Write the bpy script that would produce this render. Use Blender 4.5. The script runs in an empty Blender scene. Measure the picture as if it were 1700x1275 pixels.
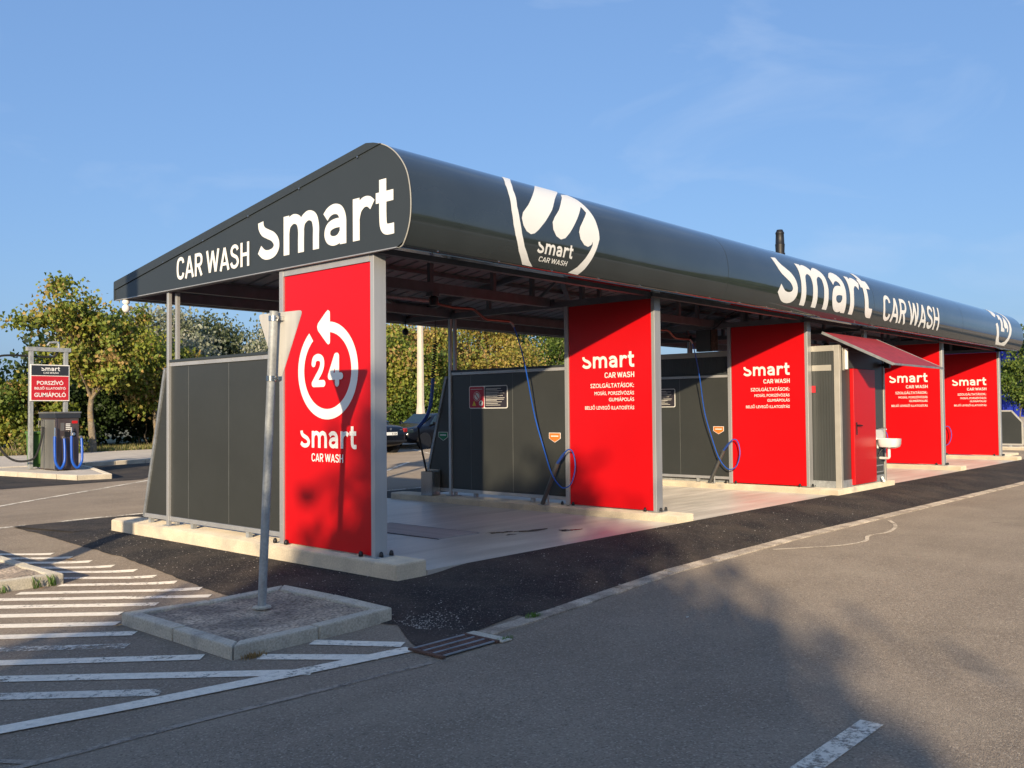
import bpy, bmesh, math, random
import numpy as np
from mathutils import Vector, Matrix

R = math.radians
rng = random.Random(7)
scene = bpy.context.scene
COL = scene.collection

# ------------------------------------------------------------------ camera
cam_d = bpy.data.cameras.new('camera')
cam_o = bpy.data.objects.new('camera', cam_d)
COL.objects.link(cam_o)
YAW, PITCH, ROLL = 0.727809685, 0.0286949044, -0.00888626106
CAM = Vector((-5.60290766, -6.75998349, 1.53882428))
fw = Vector((math.cos(YAW)*math.cos(PITCH), math.sin(YAW)*math.cos(PITCH), math.sin(PITCH)))
rt = Vector((math.sin(YAW), -math.cos(YAW), 0))
up = rt.cross(fw)
rt2 = math.cos(ROLL)*rt + math.sin(ROLL)*up
up2 = -math.sin(ROLL)*rt + math.cos(ROLL)*up
M = Matrix((rt2, up2, -fw)).transposed().to_4x4()
M.translation = CAM
cam_o.matrix_world = M
cam_d.sensor_width = 36
cam_d.sensor_fit = 'HORIZONTAL'
cam_d.lens = 36*1515.71/1700
cam_d.clip_start = 0.05
cam_d.clip_end = 3000
scene.camera = cam_o

# ------------------------------------------------------------------ sky and sun
SUN_DIR = Vector((-1, -0.68, 0.262)).normalized()      # towards the sun
ELEV = math.asin(SUN_DIR.z)
AZ = math.atan2(SUN_DIR.x, SUN_DIR.y)
world = bpy.data.worlds.new('World')
scene.world = world
world.use_nodes = True
wt = world.node_tree
wt.nodes.clear()
wo = wt.nodes.new('ShaderNodeOutputWorld')
bg = wt.nodes.new('ShaderNodeBackground')
sky = wt.nodes.new('ShaderNodeTexSky')
sky.sky_type = 'NISHITA'
sky.sun_disc = False
sky.sun_elevation = ELEV
sky.sun_rotation = AZ
sky.altitude = 100
sky.air_density = 1.0
sky.dust_density = 2.0
sky.ozone_density = 3.0
bg.inputs[1].default_value = 0.07
# thin cirrus veil, a function of sky direction only
tc = wt.nodes.new('ShaderNodeTexCoord')
mp = wt.nodes.new('ShaderNodeMapping')
mp.inputs['Location'].default_value = (3, 2, 1)
mp.inputs['Scale'].default_value = (1.6, 2.6, 6.0)
mp.inputs['Rotation'].default_value = (0.3, 0.2, 0.5)
nz = wt.nodes.new('ShaderNodeTexNoise')
nz.inputs['Scale'].default_value = 1.5
nz.inputs['Detail'].default_value = 7
nz.inputs['Roughness'].default_value = 0.55
nz.inputs['Distortion'].default_value = 0.6
cr = wt.nodes.new('ShaderNodeValToRGB')
cr.color_ramp.elements[0].position = 0.54
cr.color_ramp.elements[0].color = (0, 0, 0, 1)
cr.color_ramp.elements[1].position = 0.85
cr.color_ramp.elements[1].color = (0.46, 0.46, 0.46, 1)
mx = wt.nodes.new('ShaderNodeMixRGB')
mx.inputs[2].default_value = (6.5, 8.0, 10.5, 1)
wt.links.new(tc.outputs['Generated'], mp.inputs[0])
wt.links.new(mp.outputs[0], nz.inputs['Vector'])
wt.links.new(nz.outputs[0], cr.inputs[0])
wt.links.new(cr.outputs[0], mx.inputs[0])
hz = wt.nodes.new('ShaderNodeMixRGB')          # even milky veil of late summer haze over the whole sky
hz.blend_type = 'ADD'
hz.inputs[0].default_value = 1.0
hz.inputs[2].default_value = (1.30, 2.42, 4.9, 1)
wt.links.new(sky.outputs[0], hz.inputs[1])
wt.links.new(hz.outputs[0], mx.inputs[1])
wt.links.new(mx.outputs[0], bg.inputs[0])
wt.links.new(bg.outputs[0], wo.inputs[0])

sl = bpy.data.lights.new('sun', 'SUN')
sl.energy = 4.6
sl.angle = R(0.6)
sl.color = (1.0, 0.83, 0.60)
so = bpy.data.objects.new('sun', sl)
COL.objects.link(so)
so.rotation_euler = (-SUN_DIR).to_track_quat('-Z', 'Y').to_euler()
so.location = (-20, -14, 20)

scene.view_settings.view_transform = 'Standard'
scene.view_settings.look = 'None'
scene.view_settings.gamma = 1
scene.view_settings.use_curve_mapping = False
scene.view_settings.exposure = 0.35
scene.cycles.max_bounces = 8
scene.cycles.transparent_max_bounces = 12

# ------------------------------------------------------------------ helpers
def sm(t):
    t = min(1, max(0, t)); return t*t*(3-2*t)
def G(x, y):
    """height of the paved ground: the road lies a hand lower than the wash slab"""
    m = 1-(1-sm((-.2-x)/1.2))*(1-sm((-.6-y)/1.4))
    return -.1*m*(1-sm((y-3)/6))

def link_in(node_tree, a, b): node_tree.links.new(a, b)

MATS = {}
def mat(name, col, rough=.6, metal=0.0, nscale=6, namt=.15, fine=0, famt=.1, bump=0, bscale=80,
        spec=.5, coat=0, stretch=(1, 1, 1), rvar=.1, drough=0.0, col2=None, thr=(.45, .65), c2scale=1.5):
    """procedural paint: base colour varied by broad and fine noise, an optional second stain colour"""
    if name in MATS: return MATS[name]
    m = bpy.data.materials.new(name); m.use_nodes = True
    nt = m.node_tree; p = nt.nodes['Principled BSDF']
    t = nt.nodes.new('ShaderNodeTexCoord'); mpn = nt.nodes.new('ShaderNodeMapping')
    mpn.inputs['Scale'].default_value = stretch
    nt.links.new(t.outputs['Object'], mpn.inputs[0])
    V = mpn.outputs[0]
    n1 = nt.nodes.new('ShaderNodeTexNoise'); n1.inputs['Scale'].default_value = nscale; n1.inputs['Detail'].default_value = 6
    nt.links.new(V, n1.inputs['Vector'])
    base = nt.nodes.new('ShaderNodeMixRGB')
    base.inputs[1].default_value = tuple(c*(1-namt) for c in col)+(1,)
    base.inputs[2].default_value = tuple(min(1, c*(1+namt)) for c in col)+(1,)
    ctr = nt.nodes.new('ShaderNodeMapRange'); ctr.inputs[1].default_value = .3; ctr.inputs[2].default_value = .7
    nt.links.new(n1.outputs[0], ctr.inputs[0]); nt.links.new(ctr.outputs[0], base.inputs[0])
    out = base.outputs[0]
    if col2 is not None:
        n3 = nt.nodes.new('ShaderNodeTexNoise'); n3.inputs['Scale'].default_value = c2scale; n3.inputs['Detail'].default_value = 8
        nt.links.new(V, n3.inputs['Vector'])
        mr = nt.nodes.new('ShaderNodeMapRange'); mr.inputs[1].default_value = thr[0]; mr.inputs[2].default_value = thr[1]
        nt.links.new(n3.outputs[0], mr.inputs[0])
        mx2 = nt.nodes.new('ShaderNodeMixRGB'); mx2.inputs[2].default_value = tuple(col2)+(1,)
        nt.links.new(mr.outputs[0], mx2.inputs[0]); nt.links.new(out, mx2.inputs[1]); out = mx2.outputs[0]
    if fine:
        n2 = nt.nodes.new('ShaderNodeTexNoise'); n2.inputs['Scale'].default_value = fine; n2.inputs['Detail'].default_value = 3
        nt.links.new(t.outputs['Object'], n2.inputs['Vector'])
        mr2 = nt.nodes.new('ShaderNodeMapRange'); mr2.inputs[1].default_value = .3; mr2.inputs[2].default_value = .7
        mr2.inputs[3].default_value = 1-famt; mr2.inputs[4].default_value = 1+famt
        nt.links.new(n2.outputs[0], mr2.inputs[0])
        mul = nt.nodes.new('ShaderNodeMixRGB'); mul.blend_type = 'MULTIPLY'; mul.inputs[0].default_value = 1
        nt.links.new(out, mul.inputs[1]); nt.links.new(mr2.outputs[0], mul.inputs[2]); out = mul.outputs[0]
    nt.links.new(out, p.inputs['Base Color'])
    mr3 = nt.nodes.new('ShaderNodeMapRange'); mr3.inputs[3].default_value = max(.02, rough-rvar*rough); mr3.inputs[4].default_value = min(1, rough+rvar*rough)
    nt.links.new(n1.outputs[0], mr3.inputs[0]); nt.links.new(mr3.outputs[0], p.inputs['Roughness'])
    p.inputs['Metallic'].default_value = metal
    p.inputs['Diffuse Roughness'].default_value = drough
    p.inputs['Specular IOR Level'].default_value = spec
    p.inputs['Coat Weight'].default_value = coat
    p.inputs['Coat Roughness'].default_value = .05
    if bump:
        nb = nt.nodes.new('ShaderNodeTexNoise'); nb.inputs['Scale'].default_value = bscale; nb.inputs['Detail'].default_value = 4
        nt.links.new(t.outputs['Object'], nb.inputs['Vector'])
        b = nt.nodes.new('ShaderNodeBump'); b.inputs['Strength'].default_value = bump; b.inputs['Distance'].default_value = .01
        nt.links.new(nb.outputs[0], b.inputs['Height']); nt.links.new(b.outputs[0], p.inputs['Normal'])
    MATS[name] = m
    return m

def asphalt(name, dark, light, fleck, dust, dust_thr, bumps=.5, worn=None):
    """aggregate flecks over a binder, broad patches, drifted dust"""
    m = bpy.data.materials.new(name); m.use_nodes = True
    nt = m.node_tree; p = nt.nodes['Principled BSDF']
    t = nt.nodes.new('ShaderNodeTexCoord'); V = t.outputs['Object']
    def noise(sc, det=6, r=.55, vec=V):
        n = nt.nodes.new('ShaderNodeTexNoise'); n.inputs['Scale'].default_value = sc
        n.inputs['Detail'].default_value = det; n.inputs['Roughness'].default_value = r
        nt.links.new(vec, n.inputs['Vector']); return n.outputs[0]
    def rng_(x, a, b, c=0, d=1):
        n = nt.nodes.new('ShaderNodeMapRange')
        for i, q in enumerate((a, b, c, d)): n.inputs[i+1].default_value = q
        nt.links.new(x, n.inputs[0]); return n.outputs[0]
    def mix(f, a, b, mode='MIX'):
        n = nt.nodes.new('ShaderNodeMixRGB'); n.blend_type = mode
        for i, q in enumerate((f, a, b)):
            if isinstance(q, tuple): n.inputs[i].default_value = q+(1,)
            elif isinstance(q, float): n.inputs[i].default_value = q
            else: nt.links.new(q, n.inputs[i])
        return n.outputs[0]
    c = mix(rng_(noise(.7), .35, .65), dark, light)
    mpn = nt.nodes.new('ShaderNodeMapping'); mpn.inputs['Scale'].default_value = (.25, 2.2, 1); mpn.inputs['Rotation'].default_value = (0, 0, .05)
    nt.links.new(V, mpn.inputs[0])
    c = mix(rng_(noise(1.3, 5, .5, mpn.outputs[0]), .4, .75, 0, .3), c, tuple(q*1.25 for q in light))
    # grain
    c = mix(1.0, c, rng_(noise(75, 3, .7), .25, .75, .66, 1.34), 'MULTIPLY')
    vo = nt.nodes.new('ShaderNodeTexVoronoi'); vo.inputs['Scale'].default_value = 105
    nt.links.new(V, vo.inputs['Vector'])
    sel = nt.nodes.new('ShaderNodeSeparateColor'); nt.links.new(vo.outputs['Color'], sel.inputs[0])
    c = mix(rng_(sel.outputs[0], .86, 1.0, 0, .75), c, fleck)
    c = mix(rng_(sel.outputs[1], .9, 1.0, 0, .7), c, tuple(q*.4 for q in dark))
    dn = noise(1.1, 9, .62)
    c = mix(rng_(dn, dust_thr[0], dust_thr[1], 0, dust_thr[2]), c, dust)
    c = mix(rng_(noise(2.3, 4, .5), .68, .78, 0, .45), c, tuple(q*.55 for q in dark))      # old oil and tar spots
    nt.links.new(c, p.inputs['Base Color'])
    p.inputs['Roughness'].default_value = .88
    p.inputs['Diffuse Roughness'].default_value = 1.0
    p.inputs['Specular IOR Level'].default_value = .3
    b = nt.nodes.new('ShaderNodeBump'); b.inputs['Strength'].default_value = bumps; b.inputs['Distance'].default_value = .006
    nt.links.new(rng_(vo.outputs['Distance'], 0, .6, 1, 0), b.inputs['Height'])
    nt.links.new(b.outputs[0], p.inputs['Normal'])
    MATS[name] = m
    return m

def worn_paint(name, col, lo, hi):
    """road paint, chipped away where a noise is low"""
    m = bpy.data.materials.new(name); m.use_nodes = True
    nt = m.node_tree; p = nt.nodes['Principled BSDF']; o = nt.nodes['Material Output']
    p.inputs['Base Color'].default_value = col+(1,); p.inputs['Roughness'].default_value = .85
    p.inputs['Diffuse Roughness'].default_value = 1.0
    t = nt.nodes.new('ShaderNodeTexCoord')
    vb = nt.nodes.new('ShaderNodeTexVoronoi'); vb.inputs['Scale'].default_value = 105; nt.links.new(t.outputs['Object'], vb.inputs['Vector'])
    bb = nt.nodes.new('ShaderNodeBump'); bb.inputs['Strength'].default_value = .5; bb.inputs['Distance'].default_value = .006; bb.invert = True
    nt.links.new(vb.outputs['Distance'], bb.inputs['Height']); nt.links.new(bb.outputs[0], p.inputs['Normal'])
    n = nt.nodes.new('ShaderNodeTexNoise'); n.inputs['Scale'].default_value = 26; n.inputs['Detail'].default_value = 6; n.inputs['Roughness'].default_value = .75
    n2 = nt.nodes.new('ShaderNodeTexNoise'); n2.inputs['Scale'].default_value = 2.2; n2.inputs['Detail'].default_value = 3
    nt.links.new(t.outputs['Object'], n.inputs['Vector']); nt.links.new(t.outputs['Object'], n2.inputs['Vector'])
    ad = nt.nodes.new('ShaderNodeMath'); ad.operation = 'ADD'
    sc = nt.nodes.new('ShaderNodeMath'); sc.operation = 'MULTIPLY'; sc.inputs[1].default_value = .8
    nt.links.new(n2.outputs[0], sc.inputs[0]); nt.links.new(n.outputs[0], ad.inputs[0]); nt.links.new(sc.outputs[0], ad.inputs[1])
    mr = nt.nodes.new('ShaderNodeMapRange'); mr.inputs[1].default_value = lo; mr.inputs[2].default_value = hi
    nt.links.new(ad.outputs[0], mr.inputs[0])
    tr = nt.nodes.new('ShaderNodeBsdfTransparent'); ms = nt.nodes.new('ShaderNodeMixShader')
    nt.links.new(mr.outputs[0], ms.inputs[0]); nt.links.new(tr.outputs[0], ms.inputs[1]); nt.links.new(p.outputs[0], ms.inputs[2])
    nt.links.new(ms.outputs[0], o.inputs[0])
    g = nt.nodes.new('ShaderNodeMapRange'); g.inputs[1].default_value = .3; g.inputs[2].default_value = .7; g.inputs[3].default_value = .72; g.inputs[4].default_value = 1.05
    nt.links.new(n.outputs[0], g.inputs[0])
    mu = nt.nodes.new('ShaderNodeMixRGB'); mu.blend_type = 'MULTIPLY'; mu.inputs[0].default_value = 1; mu.inputs[1].default_value = col+(1,)
    nt.links.new(g.outputs[0], mu.inputs[2]); nt.links.new(mu.outputs[0], p.inputs['Base Color'])
    MATS[name] = m
    return m

def emit(name, col, s):
    m = bpy.data.materials.new(name); m.use_nodes = True
    p = m.node_tree.nodes['Principled BSDF']
    p.inputs['Base Color'].default_value = (col[0]*.3, col[1]*.3, col[2]*.3, 1)
    p.inputs['Emission Color'].default_value = tuple(col)+(1,); p.inputs['Emission Strength'].default_value = s
    MATS[name] = m; return m

def leafmat(name, trans=.3, rough=.55):
    m = bpy.data.materials.new(name); m.use_nodes = True
    nt = m.node_tree; p = nt.nodes['Principled BSDF']; o = nt.nodes['Material Output']
    a = nt.nodes.new('ShaderNodeAttribute'); a.attribute_name = 'leafcol'
    p.inputs['Roughness'].default_value = rough; p.inputs['Specular IOR Level'].default_value = .35
    tl = nt.nodes.new('ShaderNodeBsdfTranslucent'); ms = nt.nodes.new('ShaderNodeMixShader'); ms.inputs[0].default_value = trans
    nt.links.new(a.outputs['Color'], p.inputs['Base Color']); nt.links.new(a.outputs['Color'], tl.inputs['Color'])
    nt.links.new(p.outputs[0], ms.inputs[1]); nt.links.new(tl.outputs[0], ms.inputs[2]); nt.links.new(ms.outputs[0], o.inputs[0])
    MATS[name] = m; return m

# materials
asphalt('road_asphalt', (.188, .152, .114), (.238, .194, .147), (.40, .345, .275), (.31, .26, .195), (.5, .8, .5), .55)
asphalt('new_asphalt', (.020, .018, .016), (.032, .028, .025), (.19, .17, .15), (.12, .095, .07), (.44, .80, .7), .9)
worn_paint('road_paint', (.80, .735, .62), .66, .80)
worn_paint('faded_paint', (.68, .63, .54), .74, .96)
worn_paint('pale_crack', (.52, .44, .34), .55, .95)
worn_paint('dust_line', (.33, .28, .225), .55, 1.0)
mat('concrete', (.56, .48, .355), .85, nscale=3, namt=.14, fine=60, famt=.12, bump=.25, bscale=60, col2=(.33, .31, .27), thr=(.56, .78), c2scale=2.2, drough=1.0)
mat('old_kerb', (.47, .43, .345), .9, nscale=3, namt=.2, fine=70, famt=.22, bump=.5, bscale=70, col2=(.22, .21, .19), thr=(.54, .74), c2scale=3, drough=1.0)
mat('dusty_kerb', (.38, .32, .25), .95, nscale=2.5, namt=.3, fine=60, famt=.35, bump=.8, bscale=60, col2=(.24, .195, .15), thr=(.46, .6), c2scale=4, drough=1.0)
mat('kerb_bright', (.52, .46, .36), .85, nscale=3, namt=.14, fine=50, famt=.12, bump=.3, bscale=60, drough=1.0)
mat('slab', (.43, .40, .355), .40, nscale=2.5, namt=.2, fine=70, famt=.08, bump=.12, bscale=50, stretch=(.35, 2.6, 1), rvar=.45, col2=(.32, .295, .26), thr=(.46, .66), c2scale=1.2, drough=1.0)
mat('island_fill', (.34, .275, .205), .95, nscale=4, namt=.3, fine=45, famt=.6, bump=1.0, bscale=45, col2=(.20, .165, .13), thr=(.48, .62), c2scale=2.6, drough=1.0)
mat('sidewalk', (.31, .285, .255), .9, nscale=2, namt=.12, fine=30, famt=.15, drough=1.0)
mat('red', (.60, .005, .008), .32, nscale=1.2, namt=.03, spec=.35, rvar=.12)
mat('anthracite', (.043, .045, .040), .38, nscale=1.5, namt=.06, spec=.45, rvar=.15, fine=14, famt=.03)
mat('fascia', (.032, .040, .041), .085, nscale=2, namt=.12, spec=.8, rvar=.5, coat=.4, bump=.22, bscale=2.2)
mat('joint_grey', (.13, .135, .125), .45)
mat('gable', (.038, .045, .047), .45, nscale=1.2, namt=.05, spec=.4)
mat('alu', (.48, .475, .46), .45, metal=.45, nscale=5, namt=.1, stretch=(1, 1, .15))
mat('galv', (.36, .37, .36), .6, metal=.3, nscale=14, namt=.2, fine=50, famt=.12, stretch=(1, 1, .5))
mat('galv_dull', (.30, .31, .31), .6, metal=.45, nscale=10, namt=.2, fine=50, famt=.1)
mat('steel', (.50, .50, .49), .2, metal=.95, nscale=8, namt=.1, stretch=(1, 1, .1))
mat('beam', (.17, .17, .175), .55, metal=.25, nscale=6, namt=.15)
mat('roof_under', (.30, .29, .285), .55, nscale=3, namt=.1)
mat('grating', (.43, .405, .36), .6, nscale=20, namt=.2)
mat('sign_back', (.56, .53, .47), .5, metal=.15, nscale=5, namt=.12, stretch=(1, 3, .3))
mat('white', (.84, .82, .76), .5, nscale=3, namt=.02, spec=.3)
mat('black', (.012, .012, .013), .5, nscale=8, namt=.2)
mat('rubber', (.014, .014, .015), .75, nscale=20, namt=.2)
mat('blue_hose', (.015, .10, .48), .35, nscale=10, namt=.1)
mat('lance_tube', (.13, .13, .12), .4, metal=.5)
mat('lance_blue', (.02, .06, .25), .4)
mat('pink_pipe', (.17, .08, .065), .35, metal=.3)
mat('orange', (.78, .20, .03), .5, namt=.03)
mat('green_tag', (.005, .16, .055), .5, namt=.03)
mat('sign_dark', (.035, .030, .036), .45, namt=.05)
mat('sign_red', (.48, .012, .03), .45, namt=.04)
mat('vac_red', (.56, .02, .03), .45, namt=.03)
mat('vac_dark', (.03, .034, .042), .45, namt=.03)
mat('yellow', (.75, .55, .03), .5)
mat('awning', (.40, .035, .045), .75, nscale=7, namt=.18, fine=40, famt=.12)
mat('cabin_grey', (.062, .066, .062), .4, nscale=2, namt=.06, spec=.5)
mat('cabin_frame', (.50, .47, .40), .5, metal=.3, nscale=4, namt=.08)
mat('ceramic', (.80, .78, .73), .15, namt=.02, coat=.4)
mat('vac_steel', (.21, .165, .15), .35, metal=.75, nscale=6, namt=.12, stretch=(1, 1, .1))
mat('vac_steel_light', (.42, .40, .35), .35, metal=.75, nscale=6, namt=.15, stretch=(1, 1, .1))
mat('bin_green', (.10, .21, .04), .5)
mat('car_paint', (.004, .005, .009), .25, namt=.05, coat=.25, spec=.35)
mat('car_glass', (.02, .035, .04), .06, namt=.02, spec=.6)
mat('rim', (.55, .55, .55), .3, metal=.9)
mat('tail_red', (.28, .006, .008), .2, coat=.5)
mat('rust', (.115, .062, .042), .85, nscale=20, namt=.35, fine=80, famt=.3, bump=.4, bscale=90)
mat('pole_concrete', (.60, .52, .42), .85, nscale=5, namt=.1, fine=60, famt=.1)
mat('bark', (.21, .17, .12), .95, nscale=9, namt=.35, fine=40, famt=.3, bump=.8, bscale=30, col2=(.34, .22, .08), thr=(.52, .7), c2scale=4)
mat('grass_soil', (.24, .20, .09), .95, nscale=3, namt=.25, fine=30, famt=.3)
mat('blue_wall', (.010, .028, .34), .5, nscale=1, namt=.06)
mat('puddle', (.085, .05, .045), .16, namt=.2)
mat('pebble', (.34, .31, .265), .9, nscale=30, namt=.35)
mat('dry_leaf', (.45, .28, .13), .8, nscale=30, namt=.3)
mat('paper', (.70, .67, .60), .8)
emit('red_led', (1, .02, .02), .25)
leafmat('leaf', .36); leafmat('grass_leaf', .25)

ORG = {}
def org(o): return ORG.get(o.name, Vector((0, 0, 0)))
def tag(o, label=None, cat=None, group=None, kind=None):
    if label: o['label'] = label
    if cat: o['category'] = cat
    if group: o['group'] = group
    if kind: o['kind'] = kind
    return o
def thing(name, loc, label, cat, group=None):
    o = bpy.data.objects.new(name, None); COL.objects.link(o); o.location = loc
    o.empty_display_size = .2
    ORG[o.name] = Vector(loc)
    return tag(o, label, cat, group)
def link(o, parent=None, origin=None):
    COL.objects.link(o)
    if parent is not None: o.parent = parent
    ORG[o.name] = Vector(origin) if origin is not None else (org(parent) if parent is not None else Vector((0, 0, 0)))
    return o
def inst(name, me, parent, loc, rot=(0, 0, 0), scale=(1, 1, 1)):
    """another object on shared mesh data, loc in world space"""
    o = bpy.data.objects.new(name, me); COL.objects.link(o)
    o.parent = parent
    o.location = Vector(loc)-(org(parent) if parent is not None else Vector((0, 0, 0)))
    o.rotation_euler = rot; o.scale = scale
    ORG[o.name] = Vector(loc)
    return o

class MB:
    def __init__(s): s.v = []; s.f = []
    def add(s, vs, fs):
        n = len(s.v); s.v += [tuple(q) for q in vs]; s.f += [tuple(i+n for i in f) for f in fs]; return s
    def box(s, a, b):
        x0, y0, z0 = (min(p, q) for p, q in zip(a, b)); x1, y1, z1 = (max(p, q) for p, q in zip(a, b))
        return s.add([(x0, y0, z0), (x1, y0, z0), (x1, y1, z0), (x0, y1, z0), (x0, y0, z1), (x1, y0, z1), (x1, y1, z1), (x0, y1, z1)],
                     [(0, 3, 2, 1), (4, 5, 6, 7), (0, 1, 5, 4), (1, 2, 6, 5), (2, 3, 7, 6), (3, 0, 4, 7)])
    def bar(s, p, q, w, h, upv=(0, 0, 1)):
        p = Vector(p); q = Vector(q); d = (q-p).normalized(); u = Vector(upv)
        if abs(d.dot(u)) > .99: u = Vector((1, 0, 0))
        sd = d.cross(u).normalized(); u = sd.cross(d).normalized()
        c = []
        for e in (p, q):
            for a, b in ((-1, -1), (1, -1), (1, 1), (-1, 1)): c.append(e+sd*(a*w/2)+u*(b*h/2))
        return s.add(c, [(0, 1, 2, 3), (7, 6, 5, 4), (0, 4, 5, 1), (1, 5, 6, 2), (2, 6, 7, 3), (3, 7, 4, 0)])
    def tube(s, pts, r, n=8, caps=True, closed=False):
        pts = [Vector(p) for p in pts]; k = len(pts)
        rr = r if isinstance(r, (list, tuple)) else [r]*k
        ring = []; u = None
        for i, p in enumerate(pts):
            if closed: d = (pts[(i+1) % k]-pts[i-1]).normalized()
            else: d = (pts[min(i+1, k-1)]-pts[max(i-1, 0)]).normalized()
            if u is None:
                u = d.orthogonal().normalized()
            u = (u-d*u.dot(d)).normalized(); w = d.cross(u)
            ring.append([p+(u*math.cos(2*math.pi*j/n)+w*math.sin(2*math.pi*j/n))*rr[i] for j in range(n)])
        vs = [q for g in ring for q in g]; fs = []
        for i in range(k if closed else k-1):
            a = i*n; b = ((i+1) % k)*n
            for j in range(n): fs.append((a+j, a+(j+1) % n, b+(j+1) % n, b+j))
        if caps and not closed: fs += [tuple(range(n-1, -1, -1)), tuple((k-1)*n+j for j in range(n))]
        return s.add(vs, fs)
    def lathe(s, prof, c, n=16, axis='z'):
        vs = []; fs = []; k = len(prof)
        for r_, h in prof:
            for j in range(n):
                a = 2*math.pi*j/n
                if axis == 'z': vs.append((c[0]+r_*math.cos(a), c[1]+r_*math.sin(a), c[2]+h))
                elif axis == 'y': vs.append((c[0]+r_*math.cos(a), c[1]+h, c[2]-r_*math.sin(a)))
                else: vs.append((c[0]+h, c[1]+r_*math.cos(a), c[2]+r_*math.sin(a)))
        for i in range(k-1):
            for j in range(n): fs.append((i*n+j, i*n+(j+1) % n, (i+1)*n+(j+1) % n, (i+1)*n+j))
        fs += [tuple(range(n-1, -1, -1)), tuple((k-1)*n+j for j in range(n))]
        return s.add(vs, fs)
    def prism(s, poly, fn, d0, d1):
        n = len(poly)
        vs = [fn(u, v, d0) for u, v in poly]+[fn(u, v, d1) for u, v in poly]
        return s.add(vs, [tuple(range(n-1, -1, -1)), tuple(range(n, 2*n))]+[(i, (i+1) % n, n+(i+1) % n, n+i) for i in range(n)])
    def mesh(s, name, m, smooth=False, o=(0, 0, 0)):
        me = bpy.data.meshes.new(name)
        me.from_pydata([(x-o[0], y-o[1], z-o[2]) for x, y, z in s.v], [], s.f)
        bm = bmesh.new(); bm.from_mesh(me); bmesh.ops.recalc_face_normals(bm, faces=bm.faces); bm.to_mesh(me); bm.free()
        if m: me.materials.append(MATS[m] if isinstance(m, str) else m)
        if smooth:
            me.polygons.foreach_set('use_smooth', [True]*len(me.polygons))
        return me
    def build(s, name, m, parent=None, smooth=False, bevel=0, at=None, subd=0, seg=2, flat=False):
        o0 = Vector(at) if at is not None else (org(parent) if parent is not None else Vector((0, 0, 0)))
        if parent is not None: o0 = org(parent)
        me = s.mesh(name, m, smooth, o0)
        o = bpy.data.objects.new(name, me)
        if parent is None and at is not None: o.location = at
        link(o, parent, o0)
        if bevel:
            b = o.modifiers.new('bevel', 'BEVEL'); b.width = bevel; b.segments = seg; b.limit_method = 'ANGLE'; b.angle_limit = R(40)
        if subd:
            b = o.modifiers.new('subd', 'SUBSURF'); b.levels = subd; b.render_levels = subd
        if smooth and not subd:
            try: me.set_sharp_from_angle(angle=R(40))
            except Exception: pass
        return o

def bx(name, m, parent, a, b, bevel=0, **k): return MB().box(a, b).build(name, m, parent, bevel=bevel, **k)
def brp(name, m, parent, p, q, w, h, bevel=0, **k): return MB().bar(p, q, w, h).build(name, m, parent, bevel=bevel, **k)

def catmull(pts, n=6, closed=False):
    P_ = [Vector(p) for p in pts]; out = []; k = len(P_)
    rngk = range(k if closed else k-1)
    for i in rngk:
        g = (lambda j: P_[j % k]) if closed else (lambda j: P_[min(max(j, 0), k-1)])
        a, b, c, d = g(i-1), g(i), g(i+1), g(i+2)
        for j in range(n):
            t = j/n
            out.append(.5*((2*b)+(c-a)*t+(2*a-5*b+4*c-d)*t*t+(3*b-a-3*c+d)*t**3))
    if not closed: out.append(P_[-1])
    return out

# ------------------------------------------------------------------ lettering as flat 2D shapes (verts, faces)
def ribbon(pts, w, smooth=True, round_ends=False, n=6):
    P_ = [Vector((p[0], p[1])) for p in pts]
    if smooth: P_ = [Vector((q[0], q[1])) for q in catmull([(p.x, p.y, 0) for p in P_], n)]
    L_, R_ = [], []
    for i, p in enumerate(P_):
        a = P_[max(i-1, 0)]; b = P_[min(i+1, len(P_)-1)]
        d1 = (p-a); d2 = (b-p)
        if d1.length < 1e-9: d1 = d2
        if d2.length < 1e-9: d2 = d1
        d1 = d1.normalized(); d2 = d2.normalized()
        t = (d1+d2).normalized(); nrm = Vector((-t.y, t.x))
        k = 1/max(.5, nrm.dot(Vector((-d1.y, d1.x))))
        L_.append(p+nrm*w/2*k); R_.append(p-nrm*w/2*k)
    vs = L_+R_; m = len(P_)
    shapes = [([tuple(v) for v in vs], [(i, m+i, m+i+1, i+1) for i in range(m-1)])]
    if round_ends:
        for e in (P_[0], P_[-1]):
            shapes.append(([tuple(e+Vector((math.cos(a), math.sin(a)))*w/2) for a in [2*math.pi*j/20 for j in range(20)]], [tuple(range(20))]))
    return shapes
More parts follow.
